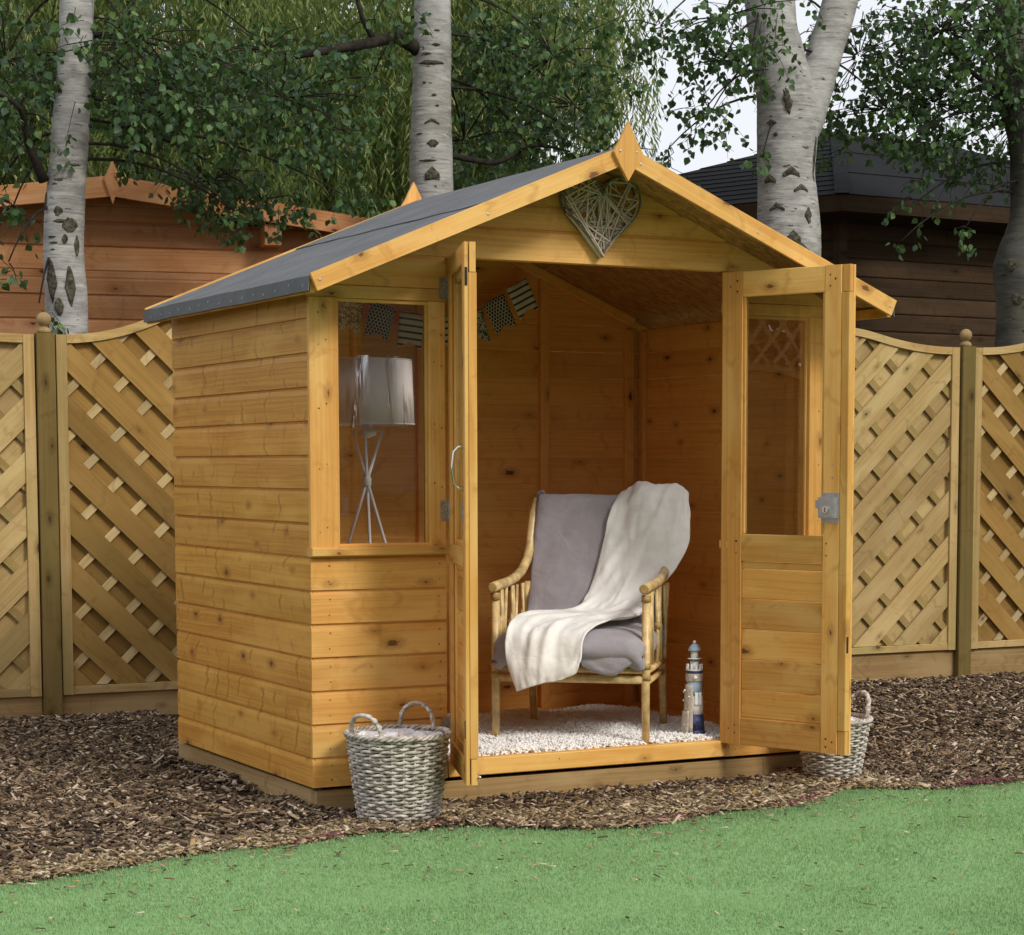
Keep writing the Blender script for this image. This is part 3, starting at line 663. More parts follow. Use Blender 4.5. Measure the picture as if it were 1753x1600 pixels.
# right leaf: rim lock on the inner face
lk = MB()
def lbox(x0, x1, z0, z1, d0, d1, bev=None):
    pts = [PR(x, y, z) for z in (z0, z1) for (x, y) in ((x0,-d0),(x1,-d0),(x1,-d1),(x0,-d1))]
    lk.add(pts, [(0,3,2,1),(4,5,6,7),(0,1,5,4),(1,2,6,5),(2,3,7,6),(3,0,4,7)])
lbox(0.466, 0.540, 0.922, 1.033, 0.0, 0.003); lbox(0.463, 0.536, 0.940, 1.016, 0.003, 0.024); lbox(0.468, 0.531, 0.945, 1.011, 0.024, 0.027); lbox(0.447, 0.463, 0.975, 1.006, 0.004, 0.018)
obj('rim_lock', lk, MT['lock'], drR)
obj('lock_cylinder', MB().tube([PR(0.500, -0.026, 0.972), PR(0.500, -0.034, 0.972)], [0.016, 0.014], 18), MT['chrome'], drR, smooth=False)
plate('keyhole', lambda x, y, z: PR(x, y, z), 0.4985, 0.5015, 0.962, 0.980, -0.0348, -0.0342, 'black', drR)
nails([PR(0.478, -0.003, 1.026), PR(0.530, -0.003, 1.026), PR(0.478, -0.003, 0.930), PR(0.530, -0.003, 0.930), PR(0.511, 0.0, 1.09), PR(0.511, 0.0, 1.135)], n=-YRd, parent=drR, name='screw_heads', mat='metal', r_=0.0036)
plate('bolt_slot', PR, 0.5765, 0.5785, 0.44, 0.50, 0.004, 0.016, 'black', drR)
# ------------------------------------------------------------------ timber lattice fence
F0 = Vector((0, 3.5, 0)); F1 = Vector((5.25, 2.98, 0)); FX = (F1-F0).normalized(); FY = Vector((0,0,1)).cross(FX)      # FY points away from the camera
PITCH = 1.763
def FP(s_, z, y=0.0): return F0+FX*s_+FY*y+Vector((0,0,z+0.0105*s_))
def fpost(k, label):
    s_ = PITCH*k; t = thing('fence_post', label, 'fence post', FP(s_, -0.14), 'posts between the fence panels')
    top = 1.775
    obj('post', MB().box(-1.0-0.0, top-0.14+0.14-1.0+0.16, -0.045, 0.045, -0.0445, 0.0445, 0.003) if False else MB().box(-(top+0.2)/2, (top+0.2)/2, -0.045, 0.045, -0.0445, 0.0445, 0.003), MT['post'], t, frame(FP(s_, (top-0.2)/2, 0.0), (0,0,1), FY, Vector((0,0,1)).cross(FY)))
    b = FP(s_, top)
    prof = [(0.030, 0.0), (0.034, 0.006), (0.033, 0.016), (0.024, 0.026), (0.015, 0.030)]
    n = 10; prof += [(0.036*math.sin(math.pi*(0.14+0.86*i/n)), 0.066-0.036*math.cos(math.pi*(0.14+0.86*i/n))) for i in range(n)]
    prof.append((0.0005, 0.102))
    mb = MB().lathe(prof, 20)
    obj('ball_finial', mb, MT['finial'], t, Matrix.Translation(b+Vector((0,0,0.0005))), smooth=True)
    return t
MT['finial'] = plain('turned_finial', (0.30, 0.205, 0.095), 0.7, 0.2, nscale=25, namt=0.2)
def arch(t, kk):
    """height of the panel's top above its edge at a distance t from the nearer stile"""
    t = max(0, t); a = 0.50
    if t < a: return kk*t*t
    T_ = 0.82; h1 = kk*a*a; sl = 2*kk*a; u = min(1, (t-a)/(T_-a))
    return h1+sl*(T_-a)*(u-u*u/2)
def fpanel(k, label, kL, kR):
    sa = PITCH*k+0.052; sb = PITCH*(k+1)-0.052; mid = (sa+sb)/2; ZT = 1.770
    t = thing('lattice_fence', label, 'fence panel', FP(mid, -0.14), 'lattice fence panels behind the summerhouse')
    topz = lambda s_: ZT + (arch(s_-sa-0.04, kL) if s_ < mid else arch(sb-0.04-s_, kR))
    Zv = Vector((0,0,1)); Zf = (FP(1,0)-FP(0,0)).normalized()
    # curved top rail
    n = 36; mb = MB(); ss = [sa+0.053+(sb-sa-0.106)*i/n for i in range(n+1)]
    for s_ in ss:
        z = topz(s_); d = 0.001; sl = (topz(s_+d)-topz(s_-d))/(2*d); nrm = Vector((-sl, 0, 1)).normalized()
        for (dy, dz) in ((-0.024, 0), (-0.024, -0.042), (0.024, -0.042), (0.024, 0)):
            mb.v.append(tuple(FP(s_+nrm.x*dz, z+nrm.z*dz, dy)-FP(mid, 0.8)))
    for i in range(n):
        for q in range(4): a = i*4+q; b = i*4+(q+1)%4; mb.f.append((a, b, b+4, a+4))
    mb.f += [(3,2,1,0), tuple(4*n+q for q in range(4))]
    # local axes along the fence so that the grain follows the rail
    inv = frame((0,0,0), FX, FY, Zv).inverted()
    mb.v = [tuple(inv @ Vector(v)) for v in mb.v]
    obj('top_rail', mb, MT['fence'], t, frame(FP(mid, 0.8), FX, FY, Zv))
    for s_ in (sa+0.026, sb-0.026):
        timber('side_stile', FP(s_, 0.0, -0.025), FP(s_, ZT-0.001, -0.025), 0.052, 0.048, -FY, MT['fence'], t)
    timber('bottom_rail', FP(sa+0.053, 0.020, -0.021), FP(sb-0.053, 0.020, -0.021), 0.040, 0.044, -FY, MT['fence'], t)
    timber('gravel_board', FP(sa-0.004, -0.083, 0.0), FP(sb+0.004, -0.083, 0.0), 0.164, 0.028, -FY, MT['plinth'], t)
    timber('centre_stile', FP(mid, 0.041, -0.022), FP(mid, topz(mid)-0.044, -0.022), 0.040, 0.020, -FY, MT['fence'], t)
    # boards and cross battens, clipped to the panel opening
    def clipped(name, half, c0, direction, width, y0, thick, mat):
        """strip of a line z = direction*(s) + c0 (at 45 degrees), clipped to half of the panel"""
        s0_, s1_ = (sa+0.0505, mid-0.0205) if half == 0 else (mid+0.0205, sb-0.0505)
        if y0 > -0.001: s0_, s1_ = (sa+0.0505, mid-0.0005) if half == 0 else (mid+0.0005, sb-0.0505)
        r2 = math.sqrt(0.5); ux, uz = r2, direction*r2; px_, pz_ = -uz, ux
        m0 = (s0_+s1_)/2; base = (m0, direction*m0+c0); L = 3.0
        poly = [(base[0]+ux*a+px_*b, base[1]+uz*a+pz_*b) for a, b in ((-L,-width/2),(L,-width/2),(L,width/2),(-L,width/2))]
        poly = clipz(poly, lambda p: p[0]-s0_); poly = clipz(poly, lambda p: s1_-p[0]); poly = clipz(poly, lambda p: p[1]-0.0405)
        kk = 8
        # the arched top: clip against short tangents where the strip meets it
        if len(poly) < 3: return
        zt_ = max(p[1] for p in poly)
        for rep in range(3):
            hi = max(poly, key=lambda p: p[1]-topz(p[0])) if poly else None
            if hi is None or hi[1]-(topz(hi[0])-0.040) < 1e-4: break
            lo_s = min(p[0] for p in poly if p[1] > topz(p[0])-0.3) if any(p[1] > topz(p[0])-0.3 for p in poly) else hi[0]
            cand = [p for p in poly if p[1] > topz(p[0])-0.05]
            sc_ = sum(p[0] for p in cand)/len(cand)
            # find where the strip's centre line crosses the rail
            best = None
            for i in range(200):
                a = -1.5+3.0*i/199; q = (base[0]+ux*a, base[1]+uz*a)
                if s0_-0.1 <= q[0] <= s1_+0.1:
                    e = abs(q[1]-(topz(q[0])-0.040))
                    if best is None or e < best[0]: best = (e, q[0])
            sc_ = min(max(best[1] if best else sc_, s0_), s1_)
            sl = (topz(sc_+0.002)-topz(sc_-0.002))/0.004; zc = topz(sc_)-0.040
            poly = clipz(poly, lambda p: zc+sl*(p[0]-sc_)-p[1])
            if len(poly) < 3: return
            break
        if len(poly) < 3: return
        cx_ = sum(p[0] for p in poly)/len(poly); cz_ = sum(p[1] for p in poly)/len(poly)
        area = 0.5*abs(sum(poly[i][0]*poly[(i+1)%len(poly)][1]-poly[(i+1)%len(poly)][0]*poly[i][1] for i in range(len(poly))))
        if area < 0.0004 or cz_ > topz(cx_)-0.035: return
        lp = [((p[0]-cx_)*ux+(p[1]-cz_)*uz, (p[0]-cx_)*px_+(p[1]-cz_)*pz_) for p in poly]
        X = FX*ux+Zv*uz; Z = FX*px_+Zv*pz_; Yi = Z.cross(X)
        obj(name, MB().prism(lp, 0, thick), MT[mat], t, frame(FP(cx_, cz_, y0), X, Yi, Z))
    for half in (0, 1):
        dr_ = -1 if half == 0 else 1                              # left half slopes down to the right, right half up
        s_ref = sa+0.0505 if half == 0 else sb-0.0505
        for i in range(-5, 9):
            jit = random.uniform(-0.003, 0.003)
            zc = 1.665-0.265*i + (0.265 if False else 0)
            c0 = zc-dr_*s_ref+jit
            clipped('slat', half, c0, dr_, 0.107, -0.0135, 0.010, 'slat_up' if dr_ > 0 else 'slat_down')  # tone picked by slope: the way light catches the grain, put into the colour
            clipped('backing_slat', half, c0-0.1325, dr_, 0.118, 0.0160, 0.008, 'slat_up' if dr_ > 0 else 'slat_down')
        for i in range(-5, 13):
            zc = 1.49-0.228*i+random.uniform(-0.004, 0.004)
            clipped('batten', half, zc+dr_*s_ref*1.0, -dr_, 0.040, -0.0030, 0.0150, 'batten_up' if dr_ < 0 else 'batten_down')  # battens too: rising ones coloured as if brighter lit, falling ones duller
    return t
MT['slat_up'] = wood('fence_boards_lit_tone', (0.43, 0.305, 0.130), (0.53, 0.40, 0.19), (0.27, 0.170, 0.055), (0.08, 0.042, 0.016), knots=0.34, rough=0.8, spec=0.15, var=0.16)  # rising boards: brighter light on the grain put into the colour
MT['slat_down'] = wood('fence_boards_shade_tone', (0.285, 0.165, 0.046), (0.35, 0.22, 0.072), (0.18, 0.095, 0.024), (0.06, 0.032, 0.012), knots=0.34, rough=0.8, spec=0.15, var=0.2, green=(0.27, 0.170, 0.048))  # falling boards of the same timber: duller light put into the colour
MT['batten_down'] = wood('fence_battens_shade_tone', (0.30, 0.21, 0.075), (0.36, 0.27, 0.11), (0.20, 0.13, 0.04), (0.1, 0.05, 0.02), knots=0.25, rough=0.8, spec=0.15, var=0.18)  # falling battens: duller light put into the colour
MT['batten_up'] = wood('fence_battens_lit_tone', (0.46, 0.345, 0.165), (0.56, 0.44, 0.25), (0.30, 0.20, 0.08), (0.1, 0.05, 0.02), knots=0.25, rough=0.8, spec=0.15, var=0.22)  # rising battens: brighter light put into the colour
fpost(0, 'fence post with ball top at the far left before the birch trunk')
fpost(1, 'fence post hidden behind the left half of the summerhouse')
fpost(2, 'fence post hidden behind the right half of the summerhouse')
fpost(3, 'fence post with ball top to the right of the open summerhouse door')
fpost(-1, 'fence post just outside the left edge of the view')
fpost(4, 'fence post just outside the right edge of the view')
fpost(-2, 'fence post well left of the view, beside the orange cabin'); fpost(5, 'fence post well right of the view, past the dark birch')
fpanel(-2, 'lattice fence panel left of the view, in front of the orange cabin', 0.3, 0.3); fpanel(4, 'lattice fence panel right of the view, in front of the dark cabin', 0.3, 0.3)
fpanel(-1, 'lattice fence panel at the left edge, left of the first ball-topped post', 0.30, 0.30)
fpanel(0, 'greenish lattice fence panel between the first post and the summerhouse', 0.50, 0.45)
fpanel(1, 'lattice fence panel directly behind the summerhouse', 0.4, 0.4)
fpanel(2, 'lattice fence panel right of the open door, curved top rising to the left', 0.3, 0.27)
fpanel(3, 'lattice fence panel at the right edge, beyond the right ball-topped post', 0.30, 0.30)
# ------------------------------------------------------------------ orange timber cabin behind the fence
def cabin_gable():
    a = R(12); X = Vector((math.cos(a), -math.sin(a), 0)); Y = Vector((math.sin(a), math.cos(a), 0)); Z = Vector((0,0,1)); O = Vector((0.884, 5.3, 0))
    t = thing('timber_cabin', 'orange timber cabin with shallow gable behind the fence on the left', 'garden cabin', O)
    P = lambda x, y, z: O+X*x+Y*y+Z*z
    sl = 0.128; zr = 2.80; xa, xb = -2.9, 2.9; rz = lambda x: zr-sl*abs(x)
    w = group_part('front_wall', t)
    p = 0.141; z0 = -0.12; i = 0
    while z0 < zr-0.1:
        h = p; lo = z0
        x1 = xb-0.25
        if z0+h > rz(x1)-0.02: x1 = max(0.2, (zr-0.02-(z0+h))/sl) if z0+h < zr-0.02 else 0.2
        prof = [(0, 0.004), (0.006, 0.0), (0.028, 0.0), (0.028, p), (0.009, p), (0.004, p-0.006), (-0.001, p*0.72), (0.0025, p*0.66), (-0.001, p*0.6)] if i % 3 == 1 else [(0.0, 0.005), (0.004, 0.0), (0.028, 0.0), (0.0275, p+0.006), (0.015, p+0.006), (0.013, p-0.006), (0.001, p-0.018)]
        n = len(prof); vs = [(x, t_-0.0, zz-p/2) for x in (-x1, x1) for t_, zz in prof]
        mb = MB().add(vs, [tuple(range(n)), tuple(range(2*n-1, n-1, -1))]+[(k, k+n, (k+1)%n+n, (k+1)%n) for k in range(n)])
        obj('board', mb, MT['cabin'], w, frame(P(0, 0.22, z0+p/2), X, Y, Z)); z0 += p; i += 1
    for s_, xe in ((-1, xa), (1, xb)):
        tt = 0.118; A = P(0.001*s_, 0, zr-tt/2); B = P(xe, 0, rz(xe)-tt/2)
        timber('fascia', A, B, tt, 0.022, -Y, MT['cabin'], t)
        L = [(0.0, zr-0.004), (xe, rz(xe)-0.004), (xe, rz(xe)-0.03), (0.0, zr-0.03)]
        obj('roof_slab', MB().prism(L, 0.024, 3.2), MT['darkfelt'], t, frame(P(0,0,0), X, Y, Z))
    fin = [(0, 0.105), (0.048, 0.0), (0, -0.145), (-0.048, 0.0)]
    obj('finial', MB().prism([(z, -x) for x, z in fin], 0, 0.020), MT['cabin'], t, frame(P(0, -0.022, zr-0.02), Z, Y, Z.cross(Y)))
    obj('purlin_end', MB().box(-0.05, 0.05, -0.19, 0, -0.06, 0.06), MT['cabin'], t, frame(P(0.93, 0.218, rz(0.93)-0.185), X, Y, Z))
    for x in (-2.62, 2.62):
        obj('side_wall', MB().box(-0.014, 0.014, 0, 2.7, -1.3, 1.12), MT['cabin'], t, frame(P(x, 0.26, 1.18), X, Y, Z))
    obj('rear_wall', MB().box(-2.6, 2.6, 0, 0.028, -1.3, 1.12), MT['cabin'], t, frame(P(0, 2.96, 1.18), X, Y, Z))
cabin_gable()
# ------------------------------------------------------------------ dark hipped cabin on the right
CAM = Vector((-2.7372, -6.9794, 0)); RC = Vector((0.8754, -0.4834, 0)); FC = Vector((0.4834, 0.8754, 0))
def cw(lat, dep, z=0.0): return CAM+RC*lat+FC*dep+Vector((0,0,z))
def dark_cabin():
    ze, za = 2.95, 3.66
    N_ = cw(1.68, 14.5); aR, aL = R(59.4), R(48.9)
    uR = (RC*math.sin(aR)+FC*math.cos(aR)).normalized(); uL = (-RC*math.sin(aL)+FC*math.cos(aL)).normalized()
    t = thing('dark_cabin', 'dark timber cabin with black hipped shingle roof behind the fence at right', 'garden cabin', N_)
    Z = Vector((0,0,1)); Rc = N_+uR*4.6; Lc = N_+uL*3.6; Bc = N_+uR*4.6+uL*3.6; A1 = N_+uR*1.75+uL*1.75+Z*za; A2 = N_+uR*2.75+uL*1.75+Z*za
    def roofface(pts, courses, name='roof_face'):
        """stepped shingle courses between an eaves edge (pts[0],pts[1]) and the top edge (pts[3],pts[2])"""
        mb = MB(); a, b, c, d = [Vector(p) for p in pts]; n = courses; nrm = (b-a).cross(d-a).normalized()
        if nrm.z < 0: nrm = -nrm
        for i in range(n):
            u0, u1 = i/n, (i+1)/n
            p0, p1 = a.lerp(d, u0), b.lerp(c, u0); q0, q1 = a.lerp(d, u1), b.lerp(c, u1); th = nrm*0.007
            mb.add([p0, p1, q1, q0, p0+th, p1+th, q1+nrm*0.001, q0+nrm*0.001], [(4,5,6,7), (0,1,5,4)])
        return obj(name, mb, MT['darkfelt'], t)
    E = lambda p: Vector((p.x, p.y, ze))
    roofface([E(N_), E(Rc), A2, A1], 3); roofface([E(Lc), E(N_), A1, A1+(A2-A1)*0.001], 14); roofface([E(Rc), E(Bc), A2, A2+(A1-A2)*0.001], 14); roofface([E(Bc), E(Lc), A1, A2], 14)
    for i in range(22):
        p = E(N_).lerp(A1, (i+0.5)/22)
        if i % 1 == 0: obj('hip_tile', MB().box(-0.060, 0.060, -0.05, 0.05, 0.0, 0.006), MT['darkfelt'], t, frame(p+Z*0.006, (A1-E(N_)).normalized(), Z.cross((A1-E(N_)).normalized()).normalized(), (A1-E(N_)).normalized().cross(Z.cross((A1-E(N_)).normalized()).normalized())))
    nR = uR.cross(Z).normalized(); nR = nR if nR.dot(FC) < 0 else -nR
    nL = uL.cross(Z).normalized(); nL = nL if nL.dot(FC) < 0 else -nL
    timber('fascia', E(N_)-Z*0.056, E(Rc)-Z*0.056, 0.11, 0.025, nR, MT['dark'], t); timber('fascia', E(Lc)-Z*0.056, E(N_)-Z*0.056, 0.11, 0.025, nL, MT['dark'], t)
    soff = MB().add([E(N_)-Z*0.11, E(Rc)-Z*0.11, E(Bc)-Z*0.11, E(Lc)-Z*0.11], [(0,1,2,3)]); obj('soffit', soff, MT['dark'], t)
    w0 = N_-nR*0.28-nL*0.28
    wa = group_part('wall', t); wb_ = group_part('wall', t); p = 0.124
    for u, n_, L, w in ((uR, nR, 4.1, wa), (uL, nL, 3.1, wb_)):
        z0 = -0.15
        Yi = -n_; X = u if (u.cross(Yi)).z > 0 else -u
        while z0 < ze-0.14:
            h = min(p, ze-0.112-z0)
            prof = [(0.003, 0.0), (0.0, 0.006), (0.0, h-0.016), (0.012, h-0.005), (0.014, h+0.005), (0.0295, h+0.005), (0.03, 0.0)]
            n = len(prof); vs = [(x, t_, zz-h/2) for x in (-L/2, L/2) for t_, zz in prof]
            mb = MB().add(vs, [tuple(range(n)), tuple(range(2*n-1, n-1, -1))]+[(k, k+n, (k+1)%n+n, (k+1)%n) for k in range(n)])
            obj('board', mb, MT['dark'], w, frame(w0+u*(L/2+0.031)+Z*(z0+h/2), X, Yi, Z)); z0 += p
    obj('corner_post', MB().box(-0.035, 0.035, -0.035, 0.035, -0.15, ze-0.112), MT['dark'], t, frame(w0, uR, Z.cross(uR), Z))
dark_cabin()
# ------------------------------------------------------------------ things in and around the house
FZ = 0.050
# chair frame: s across, t back, z up
CR = Vector((0.76, -0.65, 0)); CB = Vector((0.65, 0.76, 0)); CO = Vector((1.165, 0.254, 0))
def cp(s_, t_, z): return CO+CR*s_+CB*t_+Vector((0,0,z))
ch = thing('rattan_armchair', 'bamboo framed armchair with grey cushions inside the summerhouse', 'armchair', tuple(cp(0, 0.28, FZ)))
MT['bind'] = plain('cane_binding', (0.42, 0.27, 0.10), 0.5, 0.4, nscale=60)
for sg in (-1, 1):
    x = 0.298*sg
    obj('leg', MB().tube([cp(x, 0.0, FZ+0.004), cp(x*0.995, 0.0, 0.30), cp(x, 0.004, 0.640)], [0.0145, 0.0165, 0.0165], 12), MT['rattan'], ch, smooth=True)
    obj('leg', MB().tube([cp(x*0.92, 0.555, FZ+0.004), cp(x*0.92, 0.50, 0.34), cp(x*0.97, 0.50, 0.66)], [0.0145, 0.016, 0.015], 12), MT['rattan'], ch, smooth=True)
    arm = [(-0.045,0.664),(0.06,0.668),(0.20,0.672),(0.33,0.684),(0.43,0.706),(0.505,0.748),(0.550,0.805),(0.572,0.87),(0.60,0.935),(0.655,1.00)]
    obj('arm_rail', MB().tube([cp(x*(1.0-0.05*max(0,(t_-0.4))*4 if t_ > 0.4 else 1.0), t_, z) for t_, z in arm], [0.0195]*8+[0.018,0.015], 14), MT['rattan'], ch, smooth=True)
    obj('arm_end_cap', MB().tube([cp(x, -0.0455, 0.664), cp(x, -0.049, 0.664)], [0.0185, 0.015], 14), MT['bind'], ch, smooth=False)
    for z in (0.625, 0.365, 0.322):
        obj('cane_wrap', MB().tube([cp(x, 0.0, z-0.012), cp(x, 0.0, z+0.012)], 0.0182, 12), MT['bind'], ch, smooth=True)
    obj('side_rail', MB().tube([cp(x, 0.02, 0.345), cp(x*0.93, 0.50, 0.345)], 0.015, 10), MT['rattan'], ch, smooth=True)
    obj('side_rail', MB().tube([cp(x, 0.02, 0.300), cp(x*0.93, 0.50, 0.300)], 0.012, 10), MT['rattan'], ch, smooth=True)
    zt = [0.06, 0.15, 0.24, 0.33, 0.42]
    for i, a in enumerate(zt):                       # zig-zag canes of the side
        b = a+0.045 if i % 2 == 0 else a-0.045
        obj('side_cane', MB().tube([cp(x, a, 0.36), cp(x, b, 0.655)], 0.0075, 8), MT['rattan'], ch, smooth=True)
        obj('side_cane', MB().tube([cp(x*0.985, b+0.01, 0.36), cp(x*0.985, a+0.01, 0.655)], 0.0070, 8), MT['rattan'], ch, smooth=True)
    obj('lashing', MB().tube([cp(x, 0.25, 0.50), cp(x, 0.27, 0.505)], 0.017, 10), MT['bind'], ch, smooth=True)
for z, r_ in ((0.352, 0.0185), (0.312, 0.0165)):
    obj('seat_rail', MB().tube([cp(-0.285, 0.0, z), cp(0.285, 0.0, z)], r_, 12), MT['rattan'], ch, smooth=True)
obj('seat_rail', MB().tube([cp(-0.265, 0.50, 0.33), cp(0.265, 0.50, 0.33)], 0.016, 10), MT['rattan'], ch, smooth=True)
obj('back_rail', MB().tube([cp(-0.27, 0.645, 0.985), cp(0.27, 0.645, 0.985)], 0.017, 10), MT['rattan'], ch, smooth=True)
for i in range(5):
    obj('back_cane', MB().tube([cp(-0.2+0.1*i, 0.52, 0.36), cp(-0.2+0.1*i, 0.57, 0.80), cp(-0.2+0.1*i, 0.643, 0.98)], 0.008, 8), MT['rattan'], ch, smooth=True)
for i in range(6):
    obj('seat_slat', MB().tube([cp(-0.25+0.1*i, 0.0, 0.358), cp(-0.25+0.1*i, 0.49, 0.35)], 0.008, 8), MT['rattan'], ch, smooth=True)
def fabric(name, col, rough=0.95):
    m, nt_ = newmat(name); s = N(nt_); tc = s.n('ShaderNodeTexCoord').outputs['Object']
    c = s.mix(s.mapr(s.noise(tc, 14, 4, 0.6), 0.3, 0.7), tuple(0.92*a for a in col), tuple(min(1, 1.06*a) for a in col))
    h = s.math('ADD', s.noise(tc, 9, 3, 0.55, 0.6), s.math('MULTIPLY', s.noise(tc, 420, 2), 0.10))
    s.bsdf(c, rough, 0.12, bump=h, bs=0.5, bd=0.018, sheen=0.35); return m
MT['grey'] = fabric('grey_mauve_cloth', (0.37, 0.34, 0.375)); MT['cream'] = fabric('cream_throw_cloth', (0.95, 0.935, 0.91))
def cr(p0, p1, p2, p3, t):
    return 0.5*((2*p1)+(-p0+p2)*t+(2*p0-5*p1+4*p2-p3)*t*t+(-p0+3*p1-3*p2+p3)*t**3)
def patch(name, rows, mat, parent, thick=0.012, sub=10, fold=0.006, seed=0, off=-1):
    """smooth cloth through a grid of (s,t,z) chair points, with folds running down its length"""
    G = np.array(rows, float); nr, nc, _ = G.shape
    def samp(A, k):
        n = len(A); out_ = []
        for i in range(n-1):
            p0, p1, p2, p3 = A[max(i-1,0)], A[i], A[i+1], A[min(i+2,n-1)]
            for j in range(k): out_.append(cr(p0, p1, p2, p3, j/k))
        out_.append(A[-1]); return np.array(out_)
    H = samp(G, sub); H = np.transpose(samp(np.transpose(H, (1,0,2)), sub), (1,0,2)); a, b, _ = H.shape
    V = [cp(*H[i,j]) for i in range(a) for j in range(b)]
    # displace along normals
    out_ = []
    for i in range(a):
        for j in range(b):
            p = V[i*b+j]; du = V[min(i+1,a-1)*b+j]-V[max(i-1,0)*b+j]; dv = V[i*b+min(j+1,b-1)]-V[i*b+max(j-1,0)]
            n_ = dv.cross(du); n_ = n_.normalized() if n_.length > 1e-9 else Vector((0,0,1))
            u, v = i/a, j/b
            w = fold*(noise.noise((v*3.4+1.3*math.sin(u*4+seed), u*3.0, seed*3.1))*1.3 + 0.6*noise.noise((v*8+u*5, u*9, seed+9)) + 0.22*noise.noise((v*18, u*26, seed+4)) - 0.9*max(0, 0.22-abs(noise.noise((v*3+u*6, u*2-v*2, seed+20))))*2.2)
            out_.append(p+n_*w)
    mb = MB(); mb.v = [tuple(p) for p in out_]
    mb.f = [(i*b+j, i*b+j+1, (i+1)*b+j+1, (i+1)*b+j) for i in range(a-1) for j in range(b-1)]
    o = obj(name, mb, mat, parent, smooth=True, fix=False)
    md = o.modifiers.new('thick', 'SOLIDIFY'); md.thickness = thick; md.offset = off
    return o
# seat cushion: rounded pad under the cloth, cloth over seat and back
seat = []
for t_, zt_, ex in [(-0.036,0.385,0.0),(-0.062,0.420,0.0),(-0.040,0.458,0),(0.02,0.474,0),(0.15,0.482,0),(0.30,0.486,0),(0.43,0.488,0)]:
    seat.append([(-0.278,t_+0.03,zt_-0.075 if t_ > 0 else zt_-0.01),(-0.282,t_+0.012,zt_-0.030),(-0.23,t_,zt_),(-0.08,t_-0.006,zt_+0.008),(0.08,t_-0.006,zt_+0.008),(0.22,t_,zt_),(0.276,t_+0.012,zt_-0.026),(0.272,t_+0.03,zt_-0.075 if t_ > 0 else zt_-0.01)])
patch('seat_cushion', seat, MT['grey'], ch, 0.02, 6, 0.007, 2, off=1)
obj('cushion_core', MB().add([cp(a, b, c) for c in (0.372, 0.455) for a, b in ((-0.262,-0.02),(0.258,-0.02),(0.25,0.46),(-0.25,0.46))], [(0,3,2,1),(4,5,6,7),(0,1,5,4),(1,2,6,5),(2,3,7,6),(3,0,4,7)]), MT['grey'], ch)
bk = []
for t_, z, w in [(0.655,0.90,0.262),(0.672,0.985,0.264),(0.645,1.012,0.264),(0.600,1.004,0.266),(0.568,0.93,0.268),(0.540,0.84,0.270),(0.508,0.73,0.272),(0.468,0.62,0.276),(0.430,0.53,0.280),(0.375,0.492,0.282),(0.28,0.496,0.280)]:
    bk.append([(-w,t_+0.03,z),(-w+0.012,t_+0.004,z),(-w*0.6,t_-0.008,z),(0,t_-0.012,z),(w*0.6,t_-0.008,z),(w-0.012,t_+0.004,z),(w,t_+0.03,z)])
patch('back_cushion', bk, MT['grey'], ch, 0.02, 7, 0.007, 5, off=1)
flap = [[(0.04,-0.062,0.455),(0.12,-0.066,0.46),(0.20,-0.064,0.458),(0.262,-0.05,0.45)],[(0.05,-0.074,0.41),(0.12,-0.078,0.41),(0.20,-0.076,0.41),(0.268,-0.058,0.41)],[(0.06,-0.074,0.372),(0.12,-0.078,0.355),(0.19,-0.074,0.350),(0.262,-0.056,0.385)],[(0.09,-0.064,0.352),(0.13,-0.070,0.336),(0.19,-0.066,0.332),(0.245,-0.054,0.374)]]
patch('cushion_cloth_flap', flap, MT['grey'], ch, 0.006, 6, 0.004, 8, off=1)
# cream throw
TH = [
 [(0.085,0.69,0.90),(0.16,0.69,0.88),(0.235,0.69,0.87),(0.29,0.685,0.88),(0.325,0.66,0.90)],
 [(0.083,0.66,1.012),(0.15,0.665,1.038),(0.225,0.665,1.042),(0.295,0.66,1.040),(0.355,0.64,1.010)],
 [(0.078,0.595,1.020),(0.15,0.590,1.042),(0.222,0.585,1.046),(0.30,0.590,1.036),(0.368,0.585,0.985)],
 [(0.055,0.540,0.950),(0.133,0.525,0.955),(0.218,0.520,0.955),(0.310,0.520,0.950),(0.378,0.545,0.915)],
 [(0.032,0.502,0.842),(0.120,0.488,0.842),(0.204,0.480,0.842),(0.310,0.470,0.838),(0.380,0.500,0.820)],
 [(0.008,0.468,0.725),(0.092,0.452,0.720),(0.178,0.446,0.715),(0.275,0.430,0.712),(0.340,0.440,0.720)],
 [(-0.028,0.430,0.610),(0.048,0.412,0.604),(0.121,0.402,0.598),(0.190,0.398,0.600),(0.262,0.385,0.622)],
 [(-0.068,0.372,0.560),(0.004,0.352,0.556),(0.078,0.335,0.556),(0.160,0.315,0.565),(0.262,0.300,0.585)],
 [(-0.135,0.245,0.552),(-0.050,0.215,0.548),(0.030,0.190,0.548),(0.125,0.165,0.552),(0.235,0.170,0.556)],
 [(-0.208,0.070,0.546),(-0.130,0.060,0.543),(-0.050,0.045,0.541),(0.040,0.035,0.541),(0.150,0.050,0.546)],
 [(-0.226,-0.086,0.512),(-0.150,-0.094,0.505),(-0.075,-0.096,0.500),(0.000,-0.096,0.495),(0.085,-0.098,0.498)],
 [(-0.228,-0.124,0.395),(-0.150,-0.130,0.385),(-0.075,-0.132,0.378),(0.000,-0.128,0.376),(0.066,-0.122,0.392)],
 [(-0.186,-0.118,0.268),(-0.132,-0.124,0.288),(-0.072,-0.126,0.305),(-0.012,-0.124,0.322),(0.048,-0.116,0.346)],
]
th_ = patch('throw_blanket', TH, MT['cream'], None, 0.006, 10, 0.016, 3, off=1)
tag(th_, 'cream throw blanket draped over the armchair back and seat', 'throw')
